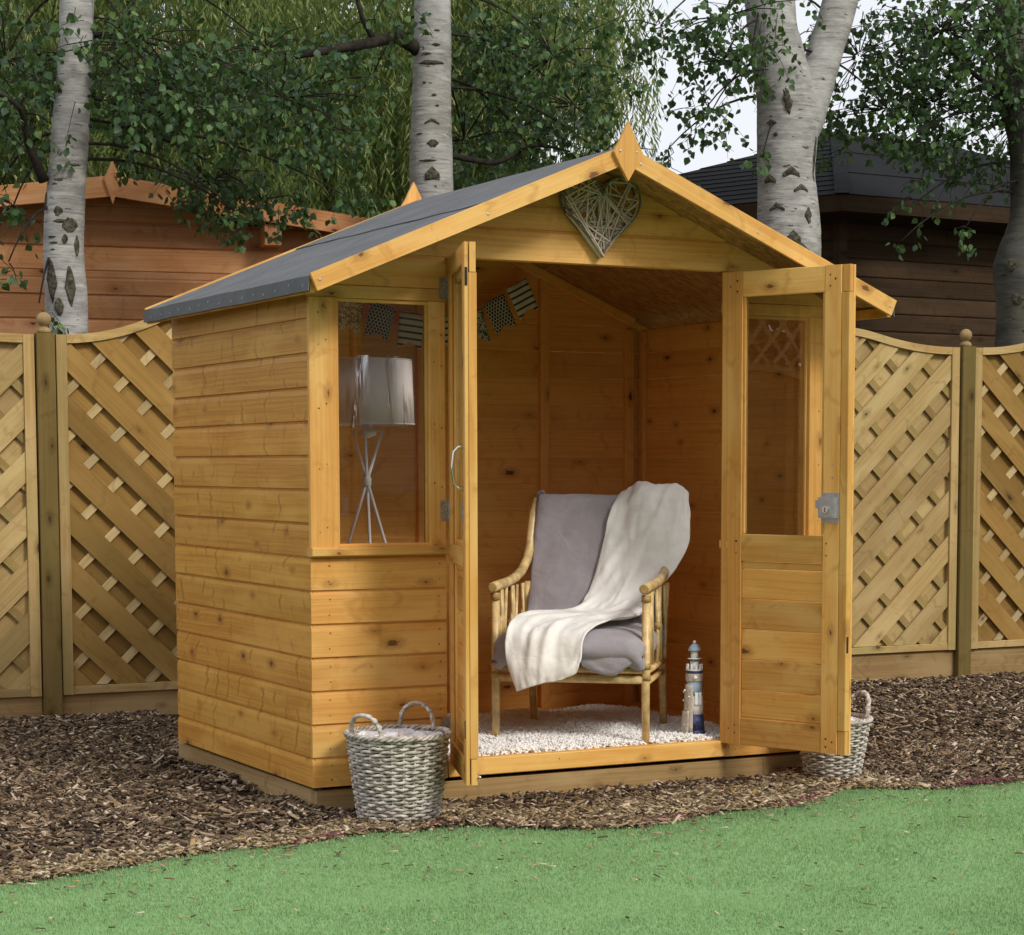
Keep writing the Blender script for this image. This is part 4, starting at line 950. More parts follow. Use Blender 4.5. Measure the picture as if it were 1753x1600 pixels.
# rug of looped white pile
def pos_in(px_, py_): return px_ > 0
rug = thing('shaggy_rug', 'white shaggy looped rug on the summerhouse floor', 'rug', (1.2, 0.55, FZ))
rx0, rx1, ry0, ry1 = 0.56, 1.90, 0.055, 1.16
obj('rug_backing', MB().box(rx0, rx1, ry0, ry1, FZ+0.001, FZ+0.012), plain('rug_backing', (0.6, 0.58, 0.55), 0.95), rug)
ico = bmesh.new(); bmesh.ops.create_icosphere(ico, subdivisions=1, radius=1); IV = np.array([tuple(v.co) for v in ico.verts]); IF = np.array([[v.index for v in f.verts] for f in ico.faces]); ico.free()
n = 34000; px_ = rng.uniform(rx0-0.01, rx1+0.012, n); py_ = rng.uniform(ry0-0.012, ry1+0.02, n)
pz_ = FZ+0.010+0.020*rng.random(n)+0.006*np.sin(px_*17)*np.sin(py_*15)
MT['pile'] = plain('rug_pile', (0.88, 0.865, 0.84), 0.95, 0.1, island=0.10, sheen=0.3)
me = scatter('pile', IV, IF, np.stack([px_, py_, pz_], 1), rotmats(n, rng.random(n)*6.28, rng.random(n)*6, rng.random(n)*6), np.stack([0.0034+0.0028*rng.random(n), 0.0034+0.002*rng.random(n), 0.007+0.009*rng.random(n)], 1), MT['pile'], True)
tag(link('pile', me, rug), kind='stuff')
# ---- lighthouse ornament
lx, ly, lz = 1.665, 0.150, FZ+0.030
lt = thing('lighthouse_ornament', 'small blue and white wooden lighthouse ornament with rope and netting', 'lighthouse ornament', (lx, ly, lz))
MT['lwhite'] = plain('distressed_white_paint', (0.88, 0.88, 0.87), 0.6, nscale=60, namt=0.08); MT['lblue'] = plain('pale_blue_paint', (0.36, 0.47, 0.58), 0.6, nscale=60, namt=0.15)
MT['lnavy'] = plain('navy_paint', (0.055, 0.065, 0.165), 0.5, nscale=70, namt=0.4); MT['rope'] = plain('pale_rope', (0.60, 0.53, 0.42), 0.9, nscale=200, namt=0.25); MT['lnet'] = plain('net_cloth', (0.58, 0.51, 0.43), 0.95, nscale=220, namt=0.35)
LM = Matrix.Translation((lx, ly, lz))
def lth(name, prof, mat, seg=24, smooth=True, c=(0,0)): return obj(name, MB().lathe(prof, seg, c), MT[mat], lt, LM, smooth=smooth)
lth('base', [(0.044,0.0),(0.046,0.006),(0.041,0.012),(0.0405,0.016)], 'lnavy'); lth('tower_foot', [(0.0405,0.016),(0.0375,0.078)], 'lnavy'); lth('tower_body', [(0.0372,0.078),(0.0335,0.150)], 'lwhite'); lth('tower_body', [(0.0336,0.150),(0.0298,0.208)], 'lblue')
for i in range(6): obj('rope_turn', MB().tube([(lx+0.0325*math.cos(a*math.pi/12), ly+0.0325*math.sin(a*math.pi/12), lz+0.211+i*0.0048) for a in range(24)], 0.0026, 6, closed=True), MT['rope'], lt, smooth=True)
lth('rope_core', [(0.031,0.206),(0.031,0.240)], 'rope'); lth('gallery_band', [(0.033,0.240),(0.034,0.250)], 'lnavy'); lth('gallery', [(0.034,0.250),(0.035,0.254)], 'lwhite')
for i in range(10):
    a = i*2*math.pi/10; obj('baluster', MB().lathe([(0.0035,0.254),(0.0045,0.262),(0.0025,0.267),(0.0040,0.272),(0.001,0.277)], 8, (0.0295*math.cos(a), 0.0295*math.sin(a))), MT['lwhite'], lt, LM, smooth=True)
lth('lantern_room', [(0.0185,0.254),(0.0175,0.292)], 'lwhite'); lth('lantern_floor', [(0.0285,0.292),(0.0285,0.2955)], 'lnavy'); lth('lantern_floor', [(0.0285,0.2955),(0.027,0.298)], 'lwhite'); lth('lantern', [(0.0145,0.298),(0.0145,0.327)], 'lwhite')
lth('dome', [(0.025,0.327),(0.0255,0.331),(0.020,0.342),(0.014,0.351),(0.006,0.356)], 'lblue'); obj('dome_ball', MB().sphere((0,0,0.3615), 0.0065, 12, 8), MT['lwhite'], lt, LM, smooth=True)
Ld = Vector((-0.5, -0.85, 0)).normalized(); Lr = Vector((0.85, -0.5, 0)).normalized()
def lwrap(name, a0, a1, z0, z1, off, mat, n=10):
    """a piece that follows the tower's cone; angles measured from the camera-facing side to the right"""
    mb = MB(); m = 8
    for j in range(m+1):
        z = z0+(z1-z0)*j/m; rr = (0.0405-(z-0.016)*0.0555)+off
        for i in range(n+1):
            a = a0+(a1-a0)*i/n; w = 0.0015*noise.noise((i*0.9, j*1.3, z0*50)) if off > 0.001 else 0
            d = Ld*math.cos(a)+Lr*math.sin(a); mb.v.append((d.x*(rr+w), d.y*(rr+w), z))
    for j in range(m):
        for i in range(n): a = j*(n+1)+i; mb.f.append((a, a+1, a+n+2, a+n+1))
    o = obj(name, mb, MT[mat], lt, LM, smooth=True, fix=False); md = o.modifiers.new('t', 'SOLIDIFY'); md.thickness = 0.002; md.offset = 0; return o
lwrap('netting', -1.7, -0.15, 0.01, 0.195, 0.004, 'lnet'); lwrap('netting', -1.5, -0.5, 0.0, 0.09, 0.010, 'lnet'); lwrap('doorway', -0.25, 0.12, 0.016, 0.040, 0.001, 'black', 4)
for a0, b0 in ((0.05, 0.42), (0.50, 0.85)): lwrap('lifebuoy_cloth', a0, b0, 0.115, 0.165, 0.005, 'lwhite', 5)
for a, z in ((-1.5, 0.165), (-0.55, 0.148), (-1.75, 0.13), (-0.6, 0.088), (-0.9, 0.038), (-1.2, 0.172), (-1.35, 0.02)):
    d = Ld*math.cos(a)+Lr*math.sin(a); rr = 0.0405-(z-0.016)*0.0555+0.009; obj('shell', MB().sphere((d.x*rr, d.y*rr, z), 0.0042, 8, 6, (1,1,1)), MT['lwhite'], lt, LM @ Matrix.Identity(4), smooth=True)
d = Ld*math.cos(0.1)+Lr*math.sin(0.1); obj('shell', MB().sphere((d.x*0.035, d.y*0.035, 0.224), 0.009, 10, 8), MT['lwhite'], lt, LM, smooth=True)
# ---- wicker baskets
def wickermat():
    m, nt_ = newmat('whitewashed_wicker'); s = N(nt_); tc = s.n('ShaderNodeTexCoord').outputs['Object']; 
    c = s.mix(s.mapr(s.noise(s.vmul(tc, (1,1,2.2)), 34, 4, 0.65), 0.32, 0.68), (0.21, 0.180, 0.145), (0.72, 0.66, 0.585))
    c = s.mix(s.mapr(s.noise(tc, 9, 2), 0.4, 0.7, 0, 0.35), c, (0.62, 0.60, 0.56))
    s.bsdf(c, 0.75, 0.2, bump=s.noise(s.vmul(tc, (1,1,6)), 60, 3), bs=0.4, bd=0.001); return m
MT['wicker'] = wickermat(); MT['inside'] = plain('basket_inside', (0.10, 0.09, 0.075), 0.9)
def linermat():
    m, nt_ = newmat('crumpled_plastic'); s = N(nt_); tc = s.n('ShaderNodeTexCoord').outputs['Object']
    b = s.bsdf((0.90, 0.89, 0.92), 0.22, 0.5, bump=s.noise(tc, 22, 4, 0.6, 1.0), bs=0.8, bd=0.01, outp=False)
    t = s.n('ShaderNodeBsdfTransparent'); mxs = s.n('ShaderNodeMixShader'); mxs.inputs[0].default_value = 0.92
    s.l(t.outputs[0], mxs.inputs[1]); s.l(b.outputs[0], mxs.inputs[2]); o = s.n('ShaderNodeOutputMaterial'); s.l(mxs.outputs[0], o.inputs[0]); return m
MT['liner'] = linermat()
def basket(x, y, rb, rt, H, label, hang, z0=-0.092, rows=25, stakes=26):
    t = thing('wicker_basket', label, 'basket', (x, y, z0), 'whitewashed wicker baskets by the summerhouse'); T_ = Matrix.Translation((x, y, z0))
    prof = lambda u: rb+(rt-rb)*(u**0.85)
    mb = MB(); seg = stakes*6
    for k in range(rows):
        u = (k+0.5)/rows; r0 = prof(u); z = H*u; ph = (k % 2)*math.pi; tw = 0.0025*math.sin(k*1.7)
        amp = 0.0060; rr = H/rows*0.47; pts = []
        for i in range(seg):
            a = 2*math.pi*i/seg; w = math.cos(a*stakes/2+ph)
            pts.append(((r0+amp*w)*math.cos(a), (r0+amp*w)*math.sin(a), z+0.0012*math.sin(a*stakes+k)+0.001*math.sin(3*a+k)))
        mb.tube(pts, rr*1.02, 6, closed=True)
    obj('weave', mb, MT['wicker'], t, T_, smooth=True)
    mb = MB()
    for i in range(stakes):
        a = 2*math.pi*(i+0.25)/stakes; mb.tube([((prof(u)-0.001)*math.cos(a), (prof(u)-0.001)*math.sin(a), H*u) for u in (0, 0.25, 0.5, 0.75, 1.0)], 0.0035, 5)
    tag(obj('stakes', mb, MT['wicker'], t, T_, smooth=True), kind='stuff')
    for q in range(3):
        obj('braided_rim', MB().tube([((rt+0.006+0.007*math.cos(a*16+q*2.094))*math.cos(a), (rt+0.006+0.007*math.cos(a*16+q*2.094))*math.sin(a), H+0.006+0.0065*math.sin(a*16+q*2.094)) for a in [2*math.pi*i/160 for i in range(160)]], 0.0052, 6, closed=True), MT['wicker'], t, T_, smooth=True)
    obj('inner_wall', MB().lathe([(rb-0.010,0.006),(rt-0.010,H-0.01),(rt-0.013,H-0.01),(rb-0.013,0.010)], 36), MT['inside'], t, T_, smooth=True)
    for a0, span, hh, lean in hang:
        c1 = Vector((rt*math.cos(a0-span), rt*math.sin(a0-span), H)); c2 = Vector((rt*math.cos(a0+span), rt*math.sin(a0+span), H)); md_ = (c1+c2)/2; rad = (c2-c1)/2; o_ = Vector((math.cos(a0), math.sin(a0), 0))
        h = obj('handle', MB().tube([c1+(c2-c1)*0.001, c1+Vector((0,0,0.005))], 0.006, 6), MT['wicker'], t, T_, smooth=True)
        for q in range(2):
            pts = []
            for i in range(41):
                u = i/40; a = math.pi*u; base = md_-rad*math.cos(a)*(1.0+0.06*math.sin(a))+Vector((0,0,1))*hh*(math.sin(a)**0.75)+o_*lean*math.sin(a)
                tt = u*26+q*math.pi; pts.append(base+o_*0.0056*math.cos(tt)+(rad.normalized()*math.sin(a)+Vector((0,0,1))*math.cos(a))*0.0056*math.sin(tt))
            obj('cane_strand', MB().tube(pts, 0.0068, 6), MT['wicker'], h, T_, smooth=True)
    # crumpled liner
    mb = MB(); ng = 16; sg = 44
    for j in range(ng+1):
        u = j/ng
        for i in range(sg):
            a = 2*math.pi*i/sg; r0 = (rt-0.016)*(1-0.92*max(0, (u-0.35)/0.65)); z = H-0.002-0.016*min(1, u/0.45)+0.02*noise.noise((math.cos(a)*3, math.sin(a)*3, u*3+x))
            z += 0.060*noise.noise((r0*math.cos(a)*22, r0*math.sin(a)*22, x))*min(1, u*3); mb.v.append((r0*math.cos(a), r0*math.sin(a), min(z, H+0.004)))
    for j in range(ng):
        for i in range(sg): mb.f.append((j*sg+i, j*sg+(i+1)%sg, (j+1)*sg+(i+1)%sg, (j+1)*sg+i))
    obj('plastic_liner', mb, MT['liner'], t, T_, smooth=False, fix=False)
    return t
basket(0.232, -0.215, 0.134, 0.172, 0.292, 'large wicker basket with plastic liner in front of the window wall', [(R(205), 0.40, 0.085, 0.02), (R(42), 0.38, 0.095, 0.0)])
basket(2.110, -0.165, 0.098, 0.140, 0.232, 'smaller wicker basket half hidden behind the right open door', [(R(10), 0.42, 0.10, 0.035), (R(190), 0.42, 0.09, 0.03)], rows=22, stakes=22)
# ---- wicker heart on the gable
hx_, hz_ = 1.142, 2.045
he = thing('wicker_heart', 'heart shaped wreath of pale woven twigs hanging under the gable', 'wicker heart', (hx_, -0.03, hz_))
MT['twig'] = plain('grey_brown_twig', (0.56, 0.47, 0.37), 0.85, nscale=30, namt=0.3, var=0.3); MT['rimtwig'] = plain('dark_heart_rim', (0.15, 0.125, 0.10), 0.8, nscale=50)
def heart(a): 
    x = 16*math.sin(a)**3; z = 13*math.cos(a)-5*math.cos(2*a)-2*math.cos(3*a)-math.cos(4*a)
    return x/16*0.160, (z+2.5)/14.5*0.150*0.98
for yy in (-0.006, -0.040):
    obj('rim', MB().tube([(hx_+heart(2*math.pi*i/64)[0], yy, hz_+heart(2*math.pi*i/64)[1]) for i in range(64)], 0.0042, 6, closed=True), MT['rimtwig'], he, smooth=True)
tw = MB().tube([(-0.5,0,0),(-0.2,0,0.0),(0.15,0,0),(0.5,0,0)], [0.8,1,1,0.7], 6).mesh('twig', MT['twig'], True)
for i in range(110):
    for _ in range(40):
        a, b = random.uniform(0, 2*math.pi), random.uniform(0, 2*math.pi); (xa_, za_), (xb_, zb2) = heart(a), heart(b); L = math.hypot(xb_-xa_, zb2-za_)
        xm_, zm_ = (xa_+xb_)/2, (za_+zb2)/2
        # keep the notch of the heart open
        ok = L > 0.06 and not (abs(xm_) < 0.03 and zm_ > 0.085)
        if ok and max(za_, zb2) > 0.09 and xa_*xb_ < 0 and min(za_, zb2) > 0.02: ok = False
        if ok: break
    yy = random.uniform(-0.042, -0.008); p = Vector((hx_+xm_, yy, hz_+zm_)); ang = math.atan2(zb2-za_, xb_-xa_)
    o = link('twig', tw, he, Matrix.Translation(p) @ Matrix.Rotation(-ang, 4, 'Y') @ Matrix.Rotation(random.uniform(-0.06, 0.06), 4, 'Z') @ Matrix.Diagonal((L, 0.0028, random.uniform(0.0024, 0.0036), 1)))
    tag(o)
obj('hanging_loop', MB().tube([(hx_+0.012*math.cos(a*math.pi/8), -0.03, hz_+0.105+0.012*math.sin(a*math.pi/8)) for a in range(16)], 0.0012, 5, closed=True), MT['twig'], he)
# ---- tripod lamp behind the window
lc = Vector((0.405, 0.45, 0)); lamp = thing('tripod_lamp', 'white tripod lamp with plastic-wrapped drum shade behind the left window', 'lamp', (lc.x, lc.y, FZ))
MT['lampwhite'] = plain('white_lamp_paint', (0.78, 0.78, 0.80), 0.4, 0.4)
MT['shade'] = plain('lamp_shade_cloth', (0.86, 0.79, 0.76), 0.85, nscale=300, namt=0.05)
def wrapmat():
    m, nt_ = newmat('shade_plastic_wrap'); s = N(nt_); tc = s.n('ShaderNodeTexCoord').outputs['Object']
    t = s.n('ShaderNodeBsdfTransparent'); g_ = s.n('ShaderNodeBsdfGlossy'); g_.inputs['Roughness'].default_value = 0.10; g_.inputs[0].default_value = (0.9,0.9,0.95,1)
    k = s.n('ShaderNodeBump'); k.inputs['Strength'].default_value = 1.0; k.inputs['Distance'].default_value = 0.014
    s.l(s.noise(s.vmul(tc, (9, 9, 1.5)), 1.0, 3, 0.55, 1.5), k.inputs['Height']); s.l(k.outputs[0], g_.inputs['Normal'])
    f = s.math('MULTIPLY', s.mapr(s.noise(s.vmul(tc, (14, 14, 2.0)), 1.0, 3, 0.6, 1.2), 0.48, 0.66), 0.60)
    f = s.math('ADD', f, 0.07); mxs = s.n('ShaderNodeMixShader'); s.l(f, mxs.inputs[0]); s.l(t.outputs[0], mxs.inputs[1]); s.l(g_.outputs[0], mxs.inputs[2])
    o = s.n('ShaderNodeOutputMaterial'); s.l(mxs.outputs[0], o.inputs[0]); return m
MT['wrap'] = wrapmat()
LT = Matrix.Translation(lc)
o = MB(); seg = 48; prof = [(0.178, 1.285), (0.169, 1.525)]
for r_, z in prof:
    for k in range(seg): a = 2*math.pi*k/seg; o.v.append((r_*math.cos(a), r_*math.sin(a), z))
o.f = [(k, (k+1)%seg, seg+(k+1)%seg, seg+k) for k in range(seg)]
sh_ = obj('lamp_shade', o, MT['shade'], lamp, LT, smooth=True, fix=False); md = sh_.modifiers.new('t', 'SOLIDIFY'); md.thickness = 0.0025; md.offset = 0
for z, r_ in ((1.286, 0.1785), (1.524, 0.1695)):
    obj('shade_hem', MB().tube([(r_*math.cos(a*math.pi/24), r_*math.sin(a*math.pi/24), z) for a in range(48)], 0.0028, 6, closed=True), MT['lampwhite'], lamp, LT, smooth=True)
o = MB(); nz_ = 14; seg = 90
for j in range(nz_+1):
    for k in range(seg):
        a = 2*math.pi*k/seg; z = 1.272+0.262*j/nz_; r_ = 0.178-0.009*(z-1.285)/0.24+0.0035+0.0055*abs(noise.noise((math.cos(a)*5, math.sin(a)*5, z*3)))+0.003*noise.noise((math.cos(a)*16, math.sin(a)*16, z*6)); o.v.append((r_*math.cos(a), r_*math.sin(a), z))
o.f = [(j*seg+k, j*seg+(k+1)%seg, (j+1)*seg+(k+1)%seg, (j+1)*seg+k) for j in range(nz_) for k in range(seg)]
obj('plastic_wrap', o, MT['wrap'], lamp, LT, smooth=True, fix=False)
obj('lamp_holder', MB().lathe([(0.010,1.235),(0.034,1.245),(0.036,1.262),(0.020,1.270),(0.018,1.33)], 20), MT['lampwhite'], lamp, LT, smooth=True)
for th0 in (-58, 62, 180):
    a = R(th0); dirv = RC*math.sin(a)-FC*math.cos(a); k = 0.350; top = -dirv*0.064+Vector((0,0,1.262)); bot = dirv*k+Vector((0,0,FZ+0.003))
    obj('leg', MB().tube([lc+top, lc+top.lerp(bot, 0.5), lc+bot], 0.0062, 8), MT['lampwhite'], lamp, smooth=True)
    obj('spider_arm', MB().tube([lc+top, lc+Vector((0,0,1.264))], 0.004, 6), MT['lampwhite'], lamp, smooth=True)
obj('leg_clamp', MB().lathe([(0.013,1.055),(0.016,1.060),(0.016,1.085),(0.013,1.090)], 14), MT['lampwhite'], lamp, LT, smooth=True)
# ---- bunting along the back wall
bu = thing('bunting', 'string of swallow-tailed cloth pennants inside the summerhouse', 'bunting', (1.0, 1.4, 1.8))
spts = [(0.30,1.905),(0.55,1.862),(0.727,1.832),(0.87,1.806),(1.01,1.777),(1.15,1.772),(1.30,1.802),(1.40,1.853),(1.51,1.925),(1.695,2.005)]
obj('string', MB().tube([(x, 1.385, z) for x, z in spts], 0.0014, 5), MT['rope'], bu)
def flagmat(kind):
    m, nt_ = newmat('pennant_'+kind); s = N(nt_); tc = s.n('ShaderNodeTexCoord').outputs['Object']; sp = s.n('ShaderNodeSeparateXYZ'); s.l(tc, sp.inputs[0])
    cream = (0.66, 0.64, 0.56); navy = (0.045, 0.06, 0.085)
    if kind == 'stripes':
        f = s.mapr(s.math('SINE', s.math('ADD', s.math('MULTIPLY', sp.outputs[2], 2*math.pi/0.0275), 1.2)), 0.45, 0.6); c = s.mix(f, cream, navy)
    elif kind == 'hexagons':
        px = 0.0155
        def cell(ox, oz):
            a = s.math('SUBTRACT', s.math('FRACT', s.math('ADD', s.math('MULTIPLY', sp.outputs[0], 1/px), ox+50)), 0.5)
            b = s.math('SUBTRACT', s.math('FRACT', s.math('ADD', s.math('MULTIPLY', sp.outputs[2], 1/(px*1.7)), oz+50)), 0.5)
            a2 = s.math('MULTIPLY', a, a); b2 = s.math('MULTIPLY', s.math('MULTIPLY', b, b), 2.6)
            return s.math('SQRT', s.math('ADD', a2, b2))
        d = s.math('MINIMUM', cell(0, 0), cell(0.5, 0.5)); c = s.mix(s.mapr(d, 0.36, 0.43), navy, cream)
    else:
        f = s.mapr(s.noise(tc, 75, 2, 0.5, 1.5), 0.47, 0.53); c = s.mix(f, cream, (0.10, 0.13, 0.15))
    s.bsdf(c, 0.95, 0.1); return m
for q in ('stripes', 'hexagons', 'floral'): MT[q] = flagmat(q)
FL = [(1.505,1.923,26,'stripes'),(1.392,1.850,26,'hexagons'),(1.283,1.796,17,'floral'),(1.152,1.770,2,'stripes'),(1.010,1.776,-6,'stripes'),(0.876,1.805,-14,'hexagons'),(0.735,1.830,-8,'floral'),(0.600,1.853,-10,'hexagons'),(0.47,1.876,-10,'stripes')]
for i, (x, z, ang, kd) in enumerate(FL):
    w, h, nt2 = 0.056, 0.150, 0.030; n = 6; mb = MB()
    for j in range(n+1):
        for ii in range(7):
            u = -1+2*ii/6; zz = -h*j/n
            if j == n: zz = -h+nt2*(1-abs(u))
            elif zz < -h+nt2*(1-abs(u)): zz = -h+nt2*(1-abs(u))+0.0005*(n-j)
            mb.v.append((u*w*(1-0.04*j/n), 0.004*math.sin(u*2.2+i)+0.005*noise.noise((u, j*0.4, i*7)), zz))
    for j in range(n):
        for ii in range(6): a = j*7+ii; mb.f.append((a, a+1, a+8, a+7))
    o = obj('pennant', mb, MT[kd], bu, Matrix.Translation((x, 1.378-0.003*(i % 2), z)) @ Matrix.Rotation(R(-ang), 4, 'Y'), smooth=True, fix=False)
    md = o.modifiers.new('t', 'SOLIDIFY'); md.thickness = 0.0012
    o['label'] = {'stripes': 'navy and cream striped pennant', 'hexagons': 'pennant with dark hexagons on cream', 'floral': 'blue-grey patterned pennant'}[kd]
# ------------------------------------------------------------------ trees
def birchmat(name, base=(0.50, 0.49, 0.46), green=0.3):
    m, nt_ = newmat(name); s = N(nt_); tc = s.n('ShaderNodeTexCoord').outputs['Object']
    c = s.mix(s.mapr(s.noise(s.vmul(tc, (5, 5, 14)), 1.0, 5, 0.7), 0.3, 0.7), tuple(0.55*a for a in base), base)
    c = s.mix(s.mapr(s.noise(s.vmul(tc, (3, 3, 2)), 1.0, 3), 0.45, 0.75, 0, green), c, (0.16, 0.15, 0.09))
    thin = s.mapr(s.noise(s.vmul(tc, (7, 7, 95)), 1.0, 4, 0.6), 0.57, 0.66); c = s.mix(s.math('MULTIPLY', thin, 0.55), c, (0.10, 0.09, 0.075))
    st = s.noise(s.vmul(tc, (10, 10, 34)), 1.0, 3, 0.55); d1 = s.mapr(st, 0.665, 0.70)
    c = s.mix(s.math('MULTIPLY', d1, 0.85), c, (0.035, 0.03, 0.026))
    pale = s.mapr(s.noise(s.vmul(tc, (6, 6, 30)), 1.0, 3), 0.55, 0.7); c = s.mix(s.math('MULTIPLY', pale, 0.45), c, tuple(1.3*a for a in base))
    s.bsdf(c, 0.8, 0.2, bump=s.math('SUBTRACT', s.noise(s.vmul(tc, (8, 8, 60)), 1.0, 4, 0.65), s.math('MULTIPLY', d1, 0.6)), bs=0.7, bd=0.008); return m
MT['birch'] = birchmat('birch_bark', (0.42, 0.41, 0.385)); MT['birchg'] = birchmat('greenish_birch_bark', (0.085, 0.085, 0.070), 0.6)
MT['scar'] = plain('rough_dark_bark', (0.085, 0.078, 0.055), 0.95, 0.1, nscale=40, namt=0.6, bump=1.0, bscale=70, bd=0.012)
MT['branch'] = plain('dark_branch_bark', (0.030, 0.026, 0.021), 0.9, 0.1, nscale=30, namt=0.4, bump=0.6, bscale=60)
LEAFC = [((0.045,0.100,0.030),5),((0.065,0.135,0.040),4),((0.028,0.066,0.022),6),((0.125,0.205,0.060),1.3),((0.040,0.088,0.045),3)]
MT['leaf'] = islands('birch_leaves', LEAFC, 0.5, 0.35, trans=0.22)
m, nt_ = newmat('single_birch_leaf'); s = N(nt_); rr = s.n('ShaderNodeObjectInfo').outputs['Random']
bb = s.bsdf(s.mix(rr, (0.045,0.105,0.032), (0.105,0.20,0.06)), 0.5, 0.35, outp=False); tt = s.n('ShaderNodeBsdfTranslucent'); tt.inputs[0].default_value = (0.14,0.22,0.045,1)
mm = s.n('ShaderNodeMixShader'); mm.inputs[0].default_value = 0.3; s.l(bb.outputs[0], mm.inputs[1]); s.l(tt.outputs[0], mm.inputs[2]); oo = s.n('ShaderNodeOutputMaterial'); s.l(mm.outputs[0], oo.inputs[0]); MT['leaf1'] = m
MT['willow'] = islands('willow_leaves', [((0.26,0.33,0.095),5),((0.155,0.225,0.062),6),((0.42,0.46,0.17),3.0),((0.075,0.120,0.038),5),((0.56,0.57,0.27),1.2)], 0.6, 0.25, trans=0.45, nscale=1.0, namt=1.0, nstr=(3.5, 3.5, 0.7))
MT['darkleaf'] = islands('background_leaves', [((0.030,0.058,0.020),5),((0.045,0.080,0.026),3),((0.020,0.042,0.016),4),((0.075,0.11,0.035),1)], 0.7, 0.2, trans=0.2)
MT['ivy'] = islands('ivy_leaves', [((0.018,0.045,0.025),5),((0.030,0.065,0.030),3),((0.012,0.030,0.020),3),((0.20,0.17,0.02),0.12)], 0.3, 0.5)
LV = np.array([(0,0,0),(0.40,-0.04,-0.30),(0.30,-0.03,-0.62),(0,0.02,-1.0),(-0.30,-0.03,-0.62),(-0.40,-0.04,-0.30),(0,0.07,-0.48)]); LF = np.array([(0,6,1),(1,6,2),(2,6,3),(3,6,4),(4,6,5),(5,6,0)])
leafme = MB().add([tuple(v*0.043) for v in LV], [tuple(f) for f in LF]).mesh('leaf', MT['leaf1'], True)
def leaves(name, P, size, mat, spread=1.0, tmpl=(LV, LF), w=1.0):
    n = len(P); Rm = rotmats(n, rng.random(n)*6.283, spread*(rng.random(n)-0.5)*1.8, spread*(rng.random(n)-0.5)*2.2); sc_ = size*(0.65+0.6*rng.random(n))
    return scatter(name, tmpl[0], tmpl[1], P, Rm, np.stack([sc_*w, sc_*w, sc_], 1), mat, False)
def bez(a, b, c, n=10): return [a*(1-t)**2+b*2*t*(1-t)+c*t*t for t in [i/n for i in range(n+1)]]
def trunk_mesh(pts, rads, seg=28, rough=0.05):
    mb = MB(); P = [Vector(p) for p in pts]; n = len(P); out_ = []
    # resample
    Q = []; RR = []
    for i in range(n-1):
        m_ = max(2, int((P[i+1]-P[i]).length/0.06))
        for j in range(m_): 
            t = j/m_; Q.append(cr(P[max(i-1,0)], P[i], P[i+1], P[min(i+2,n-1)], t)); RR.append(rads[i]+(rads[i+1]-rads[i])*t)
    Q.append(P[-1]); RR.append(rads[-1])
    mb.tube(Q, RR, seg); c = 0
    for i in range(len(Q)):
        for k in range(seg):
            v = Vector(mb.v[i*seg+k]); d = v-Q[i]; f = 1+rough*noise.noise((v.x*6, v.y*6, v.z*4))+rough*0.5*noise.noise((v.x*16, v.y*16, v.z*22)); mb.v[i*seg+k] = tuple(Q[i]+d*f)
    return mb, Q, RR
def scar(tree, Q, RR, z, la, w, h, kind='eye', mat='scar'):
    """a raised rough patch of bark on the trunk; la = sideways position -1..1 as seen from the front"""
    i = min(range(len(Q)), key=lambda i: abs(Q[i].z-z)); c = Q[i]; r_ = RR[i]*1.015; mb = MB(); n, m_ = 12, 10
    a0 = math.asin(max(-0.97, min(0.97, la)))
    for j in range(m_+1):
        v = -1+2*j/m_
        half = (1-abs(v))**0.75 if kind == 'eye' else math.sqrt(max(0, 1-v*v))
        for k in range(n+1):
            u = -1+2*k/n; jag = 1+0.28*noise.noise((u*2.0, v*3, z*9))
            aa = a0+u*half*w/r_*jag; zz = z+v*h+(0.25*h*noise.noise((u*2+5, v*2, z*7)) if 0 < j < m_ else 0); 
            if kind == 'brow': zz = z+v*h*(1-abs(u)*0.6)-abs(u)*w*0.55; aa = a0+u*w/r_
            d = RC*math.sin(aa)-FC*math.cos(aa); i2 = min(range(len(Q)), key=lambda q: abs(Q[q].z-zz)); rr_ = RR[i2]*(1.02+0.02*noise.noise((u*3, v*3, z)))+0.006*max(0, 1-abs(v))*(1-abs(u)**3)*(1.0 if 0 < j < m_ else 0)-(0.012 if k in (0, n) or j in (0, m_) else 0)
            mb.v.append((Q[i2].x+d.x*rr_, Q[i2].y+d.y*rr_, zz))
    for j in range(m_):
        for k in range(n): a = j*(n+1)+k; mb.f.append((a, a+1, a+n+2, a+n+1))
    obj('bark_scar', mb, MT[mat], tree, smooth=True, fix=False)
